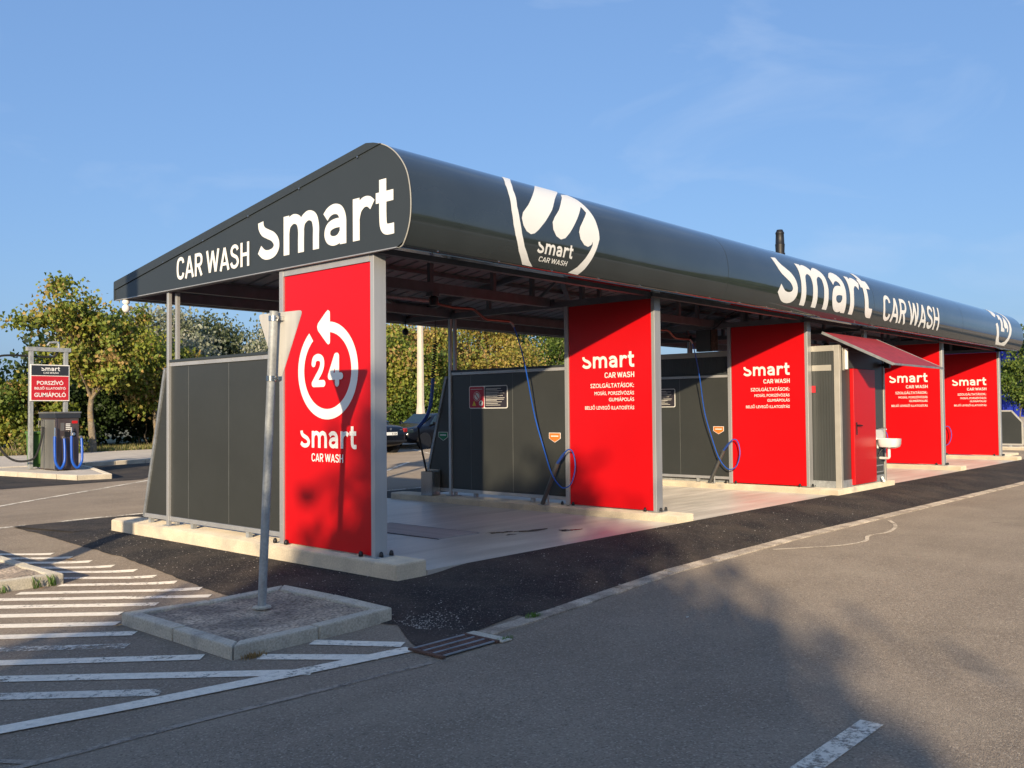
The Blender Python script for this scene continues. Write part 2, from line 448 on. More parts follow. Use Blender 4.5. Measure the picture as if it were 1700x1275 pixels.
def logo_word():
    """the lower-case wordmark with the S cut to a hook, x-height 1"""
    w = .245; S_ = []; x = 0
    S_ += ribbon([(.115, 1.0), (.14, .86), (.25, .735), (.45, .645), (.66, .555), (.80, .42), (.815, .27), (.70, .155), (.48, .11), (.26, .145), (.06, .285)], w)
    x = 1.14
    for a in (0, .61):
        S_ += ribbon([(x+a+.12, .56), (x+a+.19, .76), (x+a+.41, .875), (x+a+.64, .80), (x+a+.73, .58), (x+a+.73, .30), (x+a+.73, 0)], w)
    S_ += ribbon([(x+.12, 0), (x+.12, .99)], w, False)
    x = 2.80
    S_ += ribbon([(x+.73, 0), (x+.73, .35), (x+.72, .62), (x+.61, .81), (x+.40, .875), (x+.20, .83), (x+.06, .72)], w)
    S_ += ribbon([(x+.72, .52), (x+.42, .525), (x+.20, .46), (x+.13, .31), (x+.20, .17), (x+.38, .11), (x+.58, .15), (x+.72, .29)], w*.92)
    x = 3.90
    S_ += ribbon([(x+.12, 0), (x+.12, .99)], w, False)
    S_ += ribbon([(x+.12, .50), (x+.20, .72), (x+.38, .855), (x+.56, .855), (x+.70, .76)], w)
    x = 4.72
    S_ += ribbon([(x+.24, 1.28), (x+.24, .9), (x+.24, .45), (x+.265, .22), (x+.37, .125), (x+.62, .12)], w)
    S_ += ribbon([(x+.0, .872), (x+.60, .872)], w, False)
    return S_, 5.34, 1.0
def caps_word():
    """CAR WASH in narrow capitals, cap height 1"""
    w = .15; S_ = []; x = 0; h = w/2
    def C(x): return ribbon([(x+.56, .72), (x+.52, .85), (x+.40, .925), (x+.24, .91), (x+.12, .79), (x+.085, .5), (x+.12, .21), (x+.24, .09), (x+.40, .075), (x+.52, .15), (x+.56, .28)], w)
    def A(x): return ribbon([(x+.05, 0), (x+.34, .96)], w, False)+ribbon([(x+.63, 0), (x+.34, .96)], w, False)+ribbon([(x+.17, .28), (x+.51, .28)], w*.9, False)
    def Rr(x): return ribbon([(x+.08, 0), (x+.08, 1)], w, False)+ribbon([(x+.08, .925), (x+.36, .925), (x+.50, .85), (x+.535, .70), (x+.50, .55), (x+.36, .475), (x+.08, .475)], w)+ribbon([(x+.30, .47), (x+.55, 0)], w, False)
    def W(x): return ribbon([(x+.05, 1), (x+.26, .04)], w, False)+ribbon([(x+.26, .04), (x+.48, .95)], w, False)+ribbon([(x+.70, .04), (x+.48, .95)], w, False)+ribbon([(x+.91, 1), (x+.70, .04)], w, False)
    def Sx(x): return ribbon([(x+.53, .76), (x+.46, .88), (x+.31, .93), (x+.16, .88), (x+.09, .75), (x+.14, .61), (x+.31, .52), (x+.46, .44), (x+.54, .28), (x+.47, .13), (x+.31, .07), (x+.14, .12), (x+.06, .26)], w)
    def H(x): return ribbon([(x+.08, 0), (x+.08, 1)], w, False)+ribbon([(x+.54, 0), (x+.54, 1)], w, False)+ribbon([(x+.08, .5), (x+.54, .5)], w, False)
    for fn, adv in ((C, .72), (A, .77), (Rr, .66), (None, .26), (W, 1.03), (A, .76), (Sx, .72), (H, .62)):
        if fn: S_ += fn(x)
        x += adv
    return S_, x, 1.0
def digits24():
    w = .21; S_ = []
    S_ += ribbon([(.12, .72), (.18, .86), (.36, .91), (.53, .84), (.56, .68), (.48, .50), (.30, .30), (.13, .11)], w, True, True)
    S_ += ribbon([(.13, .11), (.62, .11)], w, False, True)
    x = .84
    S_ += ribbon([(x+.42, .90), (x+.12, .33)], w, False, True)+ribbon([(x+.12, .31), (x+.66, .31)], w, False, True)+ribbon([(x+.47, .90), (x+.47, .10)], w, False, True)
    return S_, 1.6, 1.0
FONT_CACHE = {}
def type_text(body, bold=.011):
    """one line of the built-in sans, as a filled flat shape"""
    key = (body, bold)
    if key not in FONT_CACHE:
        cu = bpy.data.curves.new('t', 'FONT'); cu.body = body; cu.offset = bold; cu.resolution_u = 3; cu.fill_mode = 'FRONT' if hasattr(cu, 'fill_mode') else cu.fill_mode
        o = bpy.data.objects.new('t', cu); COL.objects.link(o)
        bpy.context.view_layer.update()
        me = bpy.data.meshes.new_from_object(o.evaluated_get(bpy.context.evaluated_depsgraph_get()))
        vs = [(v.co.x, v.co.y) for v in me.vertices]; fs = [tuple(p.vertices) for p in me.polygons]
        bpy.data.objects.remove(o); bpy.data.curves.remove(cu); bpy.data.meshes.remove(me)
        x0 = min(v[0] for v in vs); x1 = max(v[0] for v in vs)
        FONT_CACHE[key] = ([([(v[0]-x0, v[1]) for v in vs], fs)], x1-x0, .73)
    return FONT_CACHE[key]
def fit(word, u0, u1, v0, v1):
    S_, W_, H_ = word
    a = (u1-u0)/W_; b = (v1-v0)/H_
    return [([(u0+x*a, v0+y*b) for x, y in vs], fs) for vs, fs in S_]
def poly_shape(pts): return [([tuple(p) for p in pts], [tuple(range(len(pts)))])]
def lay(name, shapes, fn, m, parent, cut=None):
    """lay flat 2D shapes on a surface: fn(u, v, lift) -> point; cut = spacing of cross cuts for curved surfaces"""
    bm = bmesh.new()
    for k, (vs, fs) in enumerate(shapes):
        bv = [bm.verts.new((x, y, k*.00025)) for x, y in vs]
        for f in fs:
            try: bm.faces.new([bv[i] for i in f])
            except ValueError: pass
    bmesh.ops.triangulate(bm, faces=[f for f in bm.faces if len(f.verts) > 4])
    if cut:
        ys = [v.co.y for v in bm.verts]; y = math.floor(min(ys)/cut)*cut+cut
        while y < max(ys):
            bmesh.ops.bisect_plane(bm, geom=bm.verts[:]+bm.edges[:]+bm.faces[:], plane_co=(0, y, 0), plane_no=(0, 1, 0))
            y += cut
    o0 = org(parent) if parent is not None else Vector((0, 0, 0))
    for v in bm.verts: v.co = Vector(fn(v.co.x, v.co.y, v.co.z))-o0
    me = bpy.data.meshes.new(name); bm.to_mesh(me); bm.free()
    me.materials.append(MATS[m])
    return link(bpy.data.objects.new(name, me), parent, o0)
def wallmap(X): return lambda u, v, d: (X-.004-d, -u, v)            # on a face looking towards -X: u runs to -Y

# ------------------------------------------------------------------ ground
def axis(a, b, fine_a, fine_b, fs, cs):
    xs = []; x = a
    while x < fine_a-1e-6: xs.append(x); x += cs
    x = fine_a
    while x < fine_b-1e-6: xs.append(x); x += fs
    x = fine_b
    while x < b-1e-6: xs.append(x); x += cs
    xs.append(b); return xs
def sheet(name, xs, ys, zf, m, inside=None, kind='structure', drop=None):
    idx = {}; vs = []; fs = []
    def vid(i, j):
        if (i, j) not in idx:
            idx[(i, j)] = len(vs); vs.append((xs[i], ys[j], zf(xs[i], ys[j])))
        return idx[(i, j)]
    for i in range(len(xs)-1):
        for j in range(len(ys)-1):
            if inside and not inside((xs[i]+xs[i+1])/2, (ys[j]+ys[j+1])/2): continue
            fs.append((vid(i, j), vid(i+1, j), vid(i+1, j+1), vid(i, j+1)))
    me = bpy.data.meshes.new(name); me.from_pydata(vs, [], fs); me.materials.append(MATS[m])
    me.polygons.foreach_set('use_smooth', [True]*len(me.polygons))
    o = bpy.data.objects.new(name, me); link(o); return tag(o, kind=kind)
xs = axis(-400, 500, -8, 12, .25, 15); ys = axis(-400, 500, -8, 10, .2, 15)
sheet('road', xs, ys, G, 'road_asphalt')

# fresh asphalt: follows the edge of the slab, of the end plinth, of the flush kerb
def interp(t, pts):
    for (a, p), (b, q) in zip(pts, pts[1:]):
        if t <= b: return p+(q-p)*max(0, (t-a))/(b-a)
    return pts[-1][1]
KERB_Y = [(-.7, -2.04), (.1, -1.98), (2.3, -1.74), (5.2, -1.68), (9.3, -1.75), (16.4, -1.87), (40, -1.9)]
LEFT_X = [(-2.0, -1.30), (-1.4, -.95), (-1.0, -1.25), (.77, -1.19), (1.62, -1.08), (3.3, -.88), (6.0, -.78), (7.2, -.79), (9, -.8)]
def apron_z(x, y):
    k = interp(x, KERB_Y); t = sm((y-k)/(-.46-k)); g = G(x, y); w = sm((x+.11)/.9)
    return g*(1-w*t)+w*t*.047*sm((x-.1)/.7)
def build_new_asphalt():
    m = MB()
    X_ = [-.11, 0, .1, .2, .3, .45, .6, .8, 1, 1.5]+[2+.5*i for i in range(70)]
    T_ = [i/8 for i in range(9)]
    n = len(T_); vs = []
    for x in X_:
        k = interp(x, KERB_Y)+.0; e = -.46
        for t in T_:
            y = k+(e-k)*t
            vs.append((x, y, apron_z(x, y)+.005))
    fs = [(i*n+j, (i+1)*n+j, (i+1)*n+j+1, i*n+j+1) for i in range(len(X_)-1) for j in range(n-1)]
    m.add(vs, fs)
    o = m.build('fresh_asphalt_apron', 'new_asphalt', smooth=True); tag(o, kind='structure')
    m = MB(); Y_ = [-2.05+.15*i for i in range(59)]+[6.72]; vs = []; n = 7
    r2 = random.Random(3)
    for y in Y_:
        a = interp(y, LEFT_X)+r2.uniform(-.012, .012)
        b = -.11 if y > -.46 else -.112
        if y <= -.46: b = -.9 if y < -2 else -.11
        if y > 5.3: b = -.11+(y-5.3)*1.2
        for j in range(n):
            x = a+(b-a)*j/(n-1); vs.append((x, y, G(x, y)+.005))
    fs = [(i*n+j, i*n+j+1, (i+1)*n+j+1, (i+1)*n+j) for i in range(len(Y_)-1) for j in range(n-1)]
    m.add(vs, fs)
    o = m.build('fresh_asphalt_side_strip', 'new_asphalt', smooth=True); tag(o, kind='structure')
    m = MB()
    m.add([(-.5, 5.5, .004), (30, 5.3, .004), (30, 6.75, .004), (-.78, 6.75, .004)], [(0, 1, 2, 3)])
    o = m.build('fresh_asphalt_rear_strip', 'new_asphalt'); tag(o, kind='structure')
    m = MB()
    m.add([(1.0, 13.6, .004), (4.6, 13.9, .004), (6.5, 16.5, .004), (12, 17.2, .004), (12, 21.1, .004), (5, 20.1, .004), (-3, 21, .004), (-2, 17, .004)], [tuple(range(8))])
    o = m.build('fresh_asphalt_by_vacuum', 'new_asphalt'); tag(o, kind='structure')
build_new_asphalt()

# painted markings
def strip_paint(name, p, q, w, m, lift=.006, seg=8, skew=0.0):
    p = Vector((p[0], p[1], 0)); q = Vector((q[0], q[1], 0)); d = (q-p).normalized(); s_ = Vector((-d.y, d.x, 0))*w/2
    vs = []
    for i in range(seg+1):
        c = p+(q-p)*i/seg
        for k in (-1, 1):
            v = c+s_*k+d*(skew*k*(1 if i in (0, seg) else 0)); vs.append((v.x, v.y, G(v.x, v.y)+lift))
    b = MB().add(vs, [(2*i, 2*i+2, 2*i+3, 2*i+1) for i in range(seg)])
    o = b.build(name, m); return tag(o, kind='structure')
STRIPES = [((-1.83, 4.93), (-1.22, 4.30)), ((-1.83, 4.53), (-1.18, 3.88)), ((-1.80, 4.10), (-1.16, 3.43)), ((-1.80, 3.65), (-1.14, 2.93)),
    ((-1.78, 3.24), (-1.12, 2.46)), ((-1.80, 2.72), (-1.15, 1.99)), ((-1.94, 2.32), (-1.17, 1.54)), ((-2.35, 2.21), (-1.18, 1.06)),
    ((-2.76, 2.23), (-1.29, .71)), ((-3.2, 2.22), (-1.76, .76)), ((-3.5, 2.02), (-2.13, .64)), ((-3.7, 1.69), (-2.31, .31)),
    ((-3.9, 1.34), (-2.37, -.10)), ((-4.0, .95), (-2.58, -.42)), ((-4.2, .64), (-2.39, -1.10)), ((-4.4, .36), (-2.13, -1.96)),
    ((-4.5, -.08), (-2.95, -1.62)), ((-2.14, -1.39), (-1.63, -2.02)), ((-1.68, -1.34), (-1.31, -1.89))]
for i, (a, b) in enumerate(STRIPES):
    strip_paint('hatch_stripe', a, b, (.118 if i < 9 else .132), 'faded_paint' if i in (13, 16) else 'road_paint')
line = [(-6.2, -1.15), (-5.0, -1.36), (-3.83, -1.59), (-3.25, -1.72), (-2.58, -1.84), (-1.92, -1.95), (-1.36, -2.03)]
lp = catmull([(x, y, 0) for x, y in line], 5)
def path_paint(name, pts, w, m, lift):
    vs = []
    for i, p in enumerate(pts):
        d = (pts[min(i+1, len(pts)-1)]-pts[max(i-1, 0)]).normalized(); s_ = Vector((-d.y, d.x, 0))*w/2
        for k in (-1, 1):
            v = p+s_*k; vs.append((v.x, v.y, G(v.x, v.y)+lift))
    return tag(MB().add(vs, [(2*i, 2*i+2, 2*i+3, 2*i+1) for i in range(len(pts)-1)]).build(name, m), kind='structure')
path_paint('edge_line', lp, .135, 'road_paint', .010)
path_paint('tar_seam', catmull([(-5.6, -1.95, 0), (-4.5, -2.12, 0), (-3.86, -2.2, 0), (-3.16, -2.24, 0), (-2.33, -2.31, 0), (-1.5, -2.38, 0)], 5), .05, 'dust_line', .006)
path_paint('tar_seam', catmull([(-4.15, -1.78, 0), (-4.0, -2.0, 0), (-3.86, -2.2, 0)], 4), .045, 'dust_line', .0065)
path_paint('road_crack', catmull([(7.9, -2.0, 0), (7.3, -2.3, 0), (6.6, -2.45, 0), (6.1, -2.38, 0), (5.6, -2.52, 0), (5.1, -2.43, 0), (4.7, -2.2, 0), (4.3, -1.95, 0)], 5), .05, 'pale_crack', .006)
path_paint('lane_dash', [Vector((-3.2+.4*i, -4.96, 0)) for i in range(7)], .12, 'faded_paint', .006)
for a, b in (((-.95, 9.0), (4.7, 13.6)), ((3.0, 9.0), (9.5, 14.3)), ((7, 9), (13, 14)), ((-1.6, 6.84), (14, 6.84)), ((13, 15.2), (17.5, 22)), ((15.6, 15.2), (20.2, 22.3))):
    strip_paint('parking_line', a, b, .11, 'faded_paint', .007)

# flush kerb between the fresh apron and the road
kerb = thing('flush_kerb', (0, -2, G(0, -2)), 'x', 'x'); del kerb['label']; del kerb['category']; kerb['kind'] = 'structure'
x = -.72
while x < 38:
    n_ = x+.985; m = MB(); vs = []
    for xx in (x, n_):
        k = interp(xx, KERB_Y)
        for y in (k-.155, k-.004): vs.append((xx, y, max(G(xx, y), -.1)+.001-.05)); vs.append((xx, y, max(G(xx, y), -.1)+.014+rng.uniform(-.003, .003)))
    m.add(vs, [(0, 1, 3, 2), (4, 6, 7, 5), (1, 5, 7, 3), (0, 4, 5, 1), (2, 3, 7, 6)])
    m.build('kerb_stone', 'dusty_kerb', kerb, bevel=.006)
    x = n_+.015

# concrete slab of the wash bays and plinths under the partition lines
LINES = [0, 4.88, 9.76, 12.41, 17.28, 22.33]
for a, b in ((.27, 4.70), (5.14, 9.58), (12.3, 17.1), (17.54, 22.15)):
    o = bx('wash_floor', 'slab', None, (a, -.45, -.2), (b, 5.35, .05), at=(a, -.45, 0)); tag(o, kind='structure')
def plinth(x0, x1, y0, y1, z, lab=None):
    pts = [(x0, y0), (x1, y0), (x1, y1-.12), (x1-.1, y1), (x0+.1, y1), (x0, y1-.12)]
    o = MB().prism(pts, lambda u, v, d: (u, v, d), -.2, z).build('concrete_plinth', 'concrete', None, bevel=.018, at=(x0, y0, 0))
    return tag(o, kind='structure')
plinth(-.115, .27, -.44, 5.33, .15); plinth(4.70, 5.14, -.42, 5.33, .142)
plinth(9.58, 12.3, -.58, 5.33, .14); plinth(17.1, 17.54, -.42, 5.33, .142); plinth(22.15, 22.6, -.45, 5.33, .142)
# floor drain in the first bay
dr = thing('floor_drain', (1.75, 1.0, .05), 'long steel bar grating let into the floor of the first wash bay', 'drain')
bx('pit', 'galv_dull', dr, (1.76, .96, .0505), (2.40, 2.56, .053))
bm_bar = MB().box((-.32, -.0145, 0), (.32, .0145, .006)).mesh('grating_bar', 'grating')
for i in range(40): inst('grating_bar', bm_bar, dr, (2.08, .98+.04*i, .0535))
for a in (1.74, 2.40): bx('frame', 'galv_dull', dr, (a, .94, .0505), (a+.025, 2.58, .061))
# puddle stains on the slab
for k, (cx, cy, a, b) in enumerate(((2.95, .62, .30, .06), (2.62, .80, .18, .05), (3.30, .26, .16, .07), (2.55, .55, .07, .03))):
    r3 = random.Random(k+50); pts = []
    for j in range(26):
        t = 2*math.pi*j/26; rr = 1+.35*math.sin(3*t+k)+.22*r3.uniform(-1, 1)
        pts.append((cx+a*rr*math.cos(t)*.9+b*rr*math.sin(t)*.3, cy+b*rr*math.sin(t)-a*.28*math.cos(t)))
    o = MB().add([(p[0], p[1], .0535) for p in pts], [tuple(range(26))]).build('puddle', 'puddle'); tag(o, kind='structure')

# ------------------------------------------------------------------ traffic islands with kerb stones
def island(name, pts, h, kerb_w, mk, mf, piece=1.0, close=True, gap=.012):
    """kerbed island: separate stones round the rim, rough filling inside"""
    root = thing(name, (pts[0][0], pts[0][1], G(*pts[0])), 'x', 'x'); del root['label']; del root['category']; root['kind'] = 'structure'
    P_ = [Vector((p[0], p[1], 0)) for p in pts]; n = len(P_); inner = []
    area = sum(P_[i].x*P_[(i+1) % n].y-P_[(i+1) % n].x*P_[i].y for i in range(n))
    sgn = 1 if area > 0 else -1
    for i in range(n):
        d1 = (P_[i]-P_[i-1]).normalized(); d2 = (P_[(i+1) % n]-P_[i]).normalized()
        n1 = Vector((-d1.y, d1.x, 0))*sgn; n2 = Vector((-d2.y, d2.x, 0))*sgn
        b = (n1+n2).normalized(); inner.append(P_[i]+b*(kerb_w/max(.3, b.dot(n1))))
    for i in range(n):
        a, b = P_[i], P_[(i+1) % n]; c, d = inner[i], inner[(i+1) % n]
        L_ = (b-a).length; k = max(1, round(L_/piece))
        for j in range(k):
            g = gap/L_/2
            t0 = j/k+g; t1 = (j+1)/k-g
            q = [a.lerp(b, t0), a.lerp(b, t1), c.lerp(d, t1), c.lerp(d, t0)]
            dz = rng.uniform(-.004, .004); m = MB()
            m.add([(v.x, v.y, G(v.x, v.y)-.05) for v in q]+[(v.x, v.y, G(v.x, v.y)+h+dz) for v in q],
                  [(0, 3, 2, 1), (4, 5, 6, 7), (0, 1, 5, 4), (1, 2, 6, 5), (2, 3, 7, 6), (3, 0, 4, 7)])
            m.build('kerb_stone', mk, root, bevel=.012)
    # filling
    bm = bmesh.new(); vs = [bm.verts.new((v.x, v.y, 0)) for v in inner]; f = bm.faces.new(vs)
    bmesh.ops.triangulate(bm, faces=[f])
    ex = max(max(v.x for v in inner)-min(v.x for v in inner), max(v.y for v in inner)-min(v.y for v in inner))
    if ex < 4:
        bmesh.ops.subdivide_edges(bm, edges=bm.edges[:], cuts=14, use_grid_fill=True)
    rr = random.Random(5); o0 = org(root)
    for v in bm.verts:
        v.co = Vector((v.co.x, v.co.y, G(v.co.x, v.co.y)+h-.018+(rr.uniform(-.009, .009) if ex < 4 else 0)))-o0
    bmesh.ops.recalc_face_normals(bm, faces=bm.faces)
    me = bpy.data.meshes.new('filling'); bm.to_mesh(me); bm.free(); me.materials.append(MATS[mf])
    link(bpy.data.objects.new('filling', me), root, o0)
    return root
ISL = island('sign_island', [(-2.30, .28), (-2.30, -1.32), (-.90, -1.31), (-.93, .11)], .095, .11, 'old_kerb', 'island_fill', .75)
island('hatch_island', [(-1.86, 2.40), (-1.86, 5.0), (-4.5, 5.0), (-4.5, 2.40)], .10, .11, 'old_kerb', 'island_fill', .9)
island('vacuum_island', [(3.5, 14.85), (4.25, 14.7), (5.3, 18.2), (5.6, 20.0), (2.5, 20.0), (3.0, 18.2)], .12, .14, 'kerb_bright', 'sidewalk', .8)

# storm drain grate by the road edge
gr = thing('storm_drain_grate', (-1.1, -2.2, -.1), 'rusty slotted storm drain grate at the end of the white edge line', 'drain')
zg = -.1+.008
bx('pit', 'black', gr, (-1.36, -2.36, zg), (-.88, -2.06, zg+.002))
for i in range(10):
    y = -2.352+.0325*i
    bx('bar', 'rust' if i % 3 else 'galv_dull', gr, (-1.37, y-.0095, zg+.003), (-.87, y+.0095, zg+.014), bevel=.003)
for a in (-1.40, -.87): bx('frame', 'rust', gr, (a, -2.38, zg-.002), (a+.03, -2.04, zg+.016), bevel=.003)
bx('mortar_collar', 'old_kerb', gr, (-.84, -2.40, zg-.003), (-.73, -2.02, zg+.008), bevel=.006)

o = bx('unseen_reflection_strip', 'sidewalk', None, (-60, -19.5, -.25), (90, -15.5, .03), .02, at=(0, -17, 0)); tag(o, kind='structure')  # unseen pale strip, added to give the fascia a beige reflected streak
# ------------------------------------------------------------------ sidewalk, verge behind the site
def KY(x): return 20.3+.15*(x-6)
sw = thing('sidewalk', (6, 20.3, 0), 'x', 'x'); del sw['label']; del sw['category']; sw['kind'] = 'structure'
m = MB(); m.add([(x_, KY(x_)+o_, z_) for x_ in (-30, 70) for o_, z_ in ((.15, .12), (6.4, .14))], [(0, 2, 3, 1)]); m.build('paving', 'sidewalk', sw)
x = -6.0
while x < 34:
    a, b = x, x+.985; m = MB()
    m.add([(a, KY(a), -.02), (b, KY(b), -.02), (b, KY(b)+.15, -.02), (a, KY(a)+.15, -.02), (a, KY(a), .122), (b, KY(b), .122), (b, KY(b)+.15, .124), (a, KY(a)+.15, .124)],
          [(0, 3, 2, 1), (4, 5, 6, 7), (0, 1, 5, 4), (1, 2, 6, 5), (2, 3, 7, 6), (3, 0, 4, 7)])
    m.build('kerb_stone', 'kerb_bright', sw, bevel=.012); x += 1.0
o = MB().add([(-60, KY(-60)+6.4, .135), (90, KY(90)+6.4, .135), (90, KY(90)+60, .6), (-60, KY(-60)+60, .6)], [(0, 1, 2, 3)]).build('verge', 'grass_soil'); tag(o, kind='structure')

# ------------------------------------------------------------------ the car wash building
BLD = thing('car_wash_building', (11, 2.5, .15), 'long open car wash with dark rounded roof and red end panels', 'car wash')
ZT = 3.05; X_END = 22.5
PROF = [(-.44, 3.05), (-.48, 3.07), (-.54, 3.17), (-.58, 3.30), (-.59, 3.45), (-.575, 3.60), (-.53, 3.75), (-.44, 3.88), (-.32, 3.985), (-.17, 4.06), (.03, 4.10)]
pf = [Vector((p[1], p[2])) for p in catmull([(0, a, b) for a, b in PROF], 5)]
al = [0]
for a, b in zip(pf, pf[1:]): al.append(al[-1]+(b-a).length)
def prof_at(s):
    s = max(0, min(al[-1]-1e-6, s))
    for i in range(len(al)-1):
        if s <= al[i+1]:
            t = (s-al[i])/(al[i+1]-al[i]); p = pf[i].lerp(pf[i+1], t); d = (pf[i+1]-pf[i]).normalized()
            return p, Vector((-d.y, d.x)) if False else Vector((d.y*-1, d.x))
def fasmap(u, v, d):
    p, n = prof_at(v); n = Vector((-abs(n.x) if p.x < -.2 else n.x, n.y))
    q = p+n.normalized()*(.003+d) if True else p
    return (u, q.x, q.y)
def roof_z(y): return 4.10-(y-.03)*.1535
SEAMS = [-.03, 5.88, 11.38, 16.9, X_END]
fpan = []
for a, b in zip(SEAMS, SEAMS[1:]):
    inner = [p+Vector((.02, -.004)) for p in pf]
    loop = [(p.x, p.y) for p in pf]+[(p.x, p.y) for p in reversed(inner)]
    n = len(pf); m = MB()
    for X in (a+.005, b-.005): m.add([(X, y, z) for y, z in loop], [])
    k = 2*n
    m.f = [(i, i+1, k+i+1, k+i) for i in range(k-1)]+[(k-1, 0, k, 2*k-1)]
    for i in range(n-1):
        m.f += [(i, k-1-i, k-2-i, i+1), (k+i, k+i+1, 2*k-2-i, 2*k-1-i)]
    fp = m.build('fascia_panel', 'fascia', BLD, smooth=True); fpan.append(fp)
for a, b in zip(SEAMS, SEAMS[1:]):
    bx('soffit_lip', 'fascia', BLD, (a+.003, -.44, 3.042), (b-.003, -.33, 3.052))
screw = MB().lathe([(.007, 0), (.007, .004), (.003, .006)], (0, 0, 0), 8).mesh('screw', 'steel')
for i in range(26): inst('screw', screw, BLD, (.4+.86*i, -.475, 3.058), (R(115), 0, 0), (1.4, 1.4, 1.4))

# marks on the fascia
emb = dict(
 sweep=[(1.68, 1.26), (1.57, 1.159), (1.42, .93), (1.37, .78), (1.35, .588), (1.365, .44), (1.40, .337), (1.49, .183), (1.62, .048), (1.79, .042), (1.69, .108), (1.56, .244), (1.50, .36), (1.465, .50), (1.45, .648), (1.49, .859), (1.58, 1.02), (1.70, 1.161), (1.80, 1.26)],
 f1=[(2.22, 1.25), (2.60, 1.25), (2.45, 1.10), (2.31, .985), (2.21, .895), (2.12, .80), (2.04, .705), (1.89, .555), (1.76, .439), (1.70, .396), (1.64, .379), (1.57, .401), (1.52, .455), (1.50, .527), (1.53, .595), (1.64, .693), (1.77, .824), (1.93, .982), (2.10, 1.15)],
 f2=[(2.47, 1.06), (2.62, 1.06), (2.69, .96), (2.67, .884), (2.55, .758), (2.42, .614), (2.31, .495), (2.22, .416), (2.14, .39), (2.06, .417), (2.01, .485), (2.01, .561), (2.06, .626), (2.17, .728), (2.30, .871), (2.40, .97)],
 ring=[(2.47, 1.06), (2.66, 1.13), (2.74, 1.02), (2.79, .857), (2.83, .705), (2.85, .584), (2.85, .491), (2.80, .382), (2.72, .235), (2.65, .121), (2.58, .039), (2.40, .044), (2.51, .129), (2.61, .244), (2.68, .343), (2.715, .40), (2.72, .445), (2.69, .401), (2.63, .373), (2.56, .384), (2.49, .442), (2.47, .518), (2.50, .58), (2.59, .678), (2.70, .79), (2.665, .878), (2.69, .96), (2.62, 1.06)])
sh = []
for k in ('sweep', 'f1', 'f2', 'ring'): sh += poly_shape(emb[k])
lay('hand_emblem', sh, fasmap, 'white', fpan[0], cut=.04)
lay('emblem_lettering', fit(logo_word(), 1.77, 2.37, .205, .318)+fit(caps_word(), 1.83, 2.31, .117, .172), fasmap, 'white', fpan[0], cut=.05)
lay('logo_lettering', fit(logo_word(), 7.43, 11.27, .165, .875), fasmap, 'white', fpan[1], cut=.035)
lay('name_lettering', fit(caps_word(), 11.84, 15.16, .17, .655), fasmap, 'white', fpan[2], cut=.04)
sh = poly_shape([(20.18, 1.25), (20.50, 1.23), (20.5, 1.102), (20.33, .939), (19.96, .809), (19.85, .868), (20.06, 1.058)])
sh += poly_shape([(21.0, 1.25), (21.31, 1.19), (21.42, 1.06), (21.40, .97), (21.36, .882), (21.30, .708), (21.27, .561), (21.16, .415), (20.98, .268), (20.78, .09), (19.93, .09), (19.77, .217), (19.77, .364), (19.75, .495), (19.76, .617), (19.95, .655), (19.97, .535), (19.97, .402), (20.0, .257), (20.14, .169), (20.37, .152), (20.63, .208), (20.84, .316), (20.97, .446), (21.05, .562), (21.10, .68), (21.16, .847), (21.2, .95), (21.2, 1.05), (21.1, 1.15)])
sh += poly_shape([(20.41, .943), (20.66, .962), (20.60, .85), (20.50, .697), (20.38, .561), (20.52, .529), (20.48, .451), (20.15, .445), (20.21, .564), (20.30, .683), (20.37, .794), (20.26, .759), (20.19, .761)])
sh += poly_shape([(20.96, .93), (20.95, .77), (20.96, .612), (20.84, .459), (20.74, .467), (20.79, .559), (20.60, .548), (20.53, .598), (20.65, .75)])
lay('twenty_four_emblem', sh, fasmap, 'white', fpan[3], cut=.04)

# gable end
gx0, gx1 = -.045, .005
top = [(p.x+.006, p.y-.006) for p in pf if p.x < -.15]
gp = [(-.40, 3.055)]+[q for q in top if q[1] > 3.08]+[(5.28, roof_z(5.28)-.11), (5.28, 3.055)]
gab = MB().prism(gp, lambda u, v, d: (d, u, v), gx0, gx1).build('gable_panel', 'gable', BLD)
vt = [(-.19, roof_z(-.19)-.075), (5.30, roof_z(5.3)-.103), (5.30, roof_z(5.3)+.01), (.03, 4.105), (-.08, 4.088), (-.17, 4.062)]
MB().prism(vt, lambda u, v, d: (d, u, v), gx0-.012, gx0+.012).build('verge_trim', 'gable', BLD, bevel=.003)
bx('rear_corner_trim', 'gable', BLD, (gx0-.008, 5.275, 3.05), (gx0+.05, 5.31, roof_z(5.3)-.004))
bx('gable_drip_edge', 'alu', BLD, (gx0-.004, -.40, 3.047), (gx0+.03, 5.27, 3.056))
MB().tube([(gx0+.004, p.x-.002, p.y) for p in pf if p.x < -.1], .006, 6).build('edge_trim', 'cabin_frame', BLD, smooth=True)
for y in (.15, 1.1, 2.05, 3.0, 3.95): inst('screw', screw, BLD, (gx0-.013, y, roof_z(y)-.09), (0, R(-90), 0), (1.5, 1.5, 1.5))
lay('name_lettering', fit(caps_word(), -3.64, -2.04, 3.155, 3.425), wallmap(gx0+.001), 'white', gab)
lay('logo_lettering', fit(logo_word(), -1.87, .37, 3.185, 3.60), wallmap(gx0+.001), 'white', gab)
MB().prism([(p.x+.006, p.y-.006) for p in pf if p.x < .0]+[(5.28, roof_z(5.28)-.01), (5.28, 3.055), (-.40, 3.055)], lambda u, v, d: (d, u, v), X_END-.05, X_END-.01).build('gable_panel', 'gable', BLD)

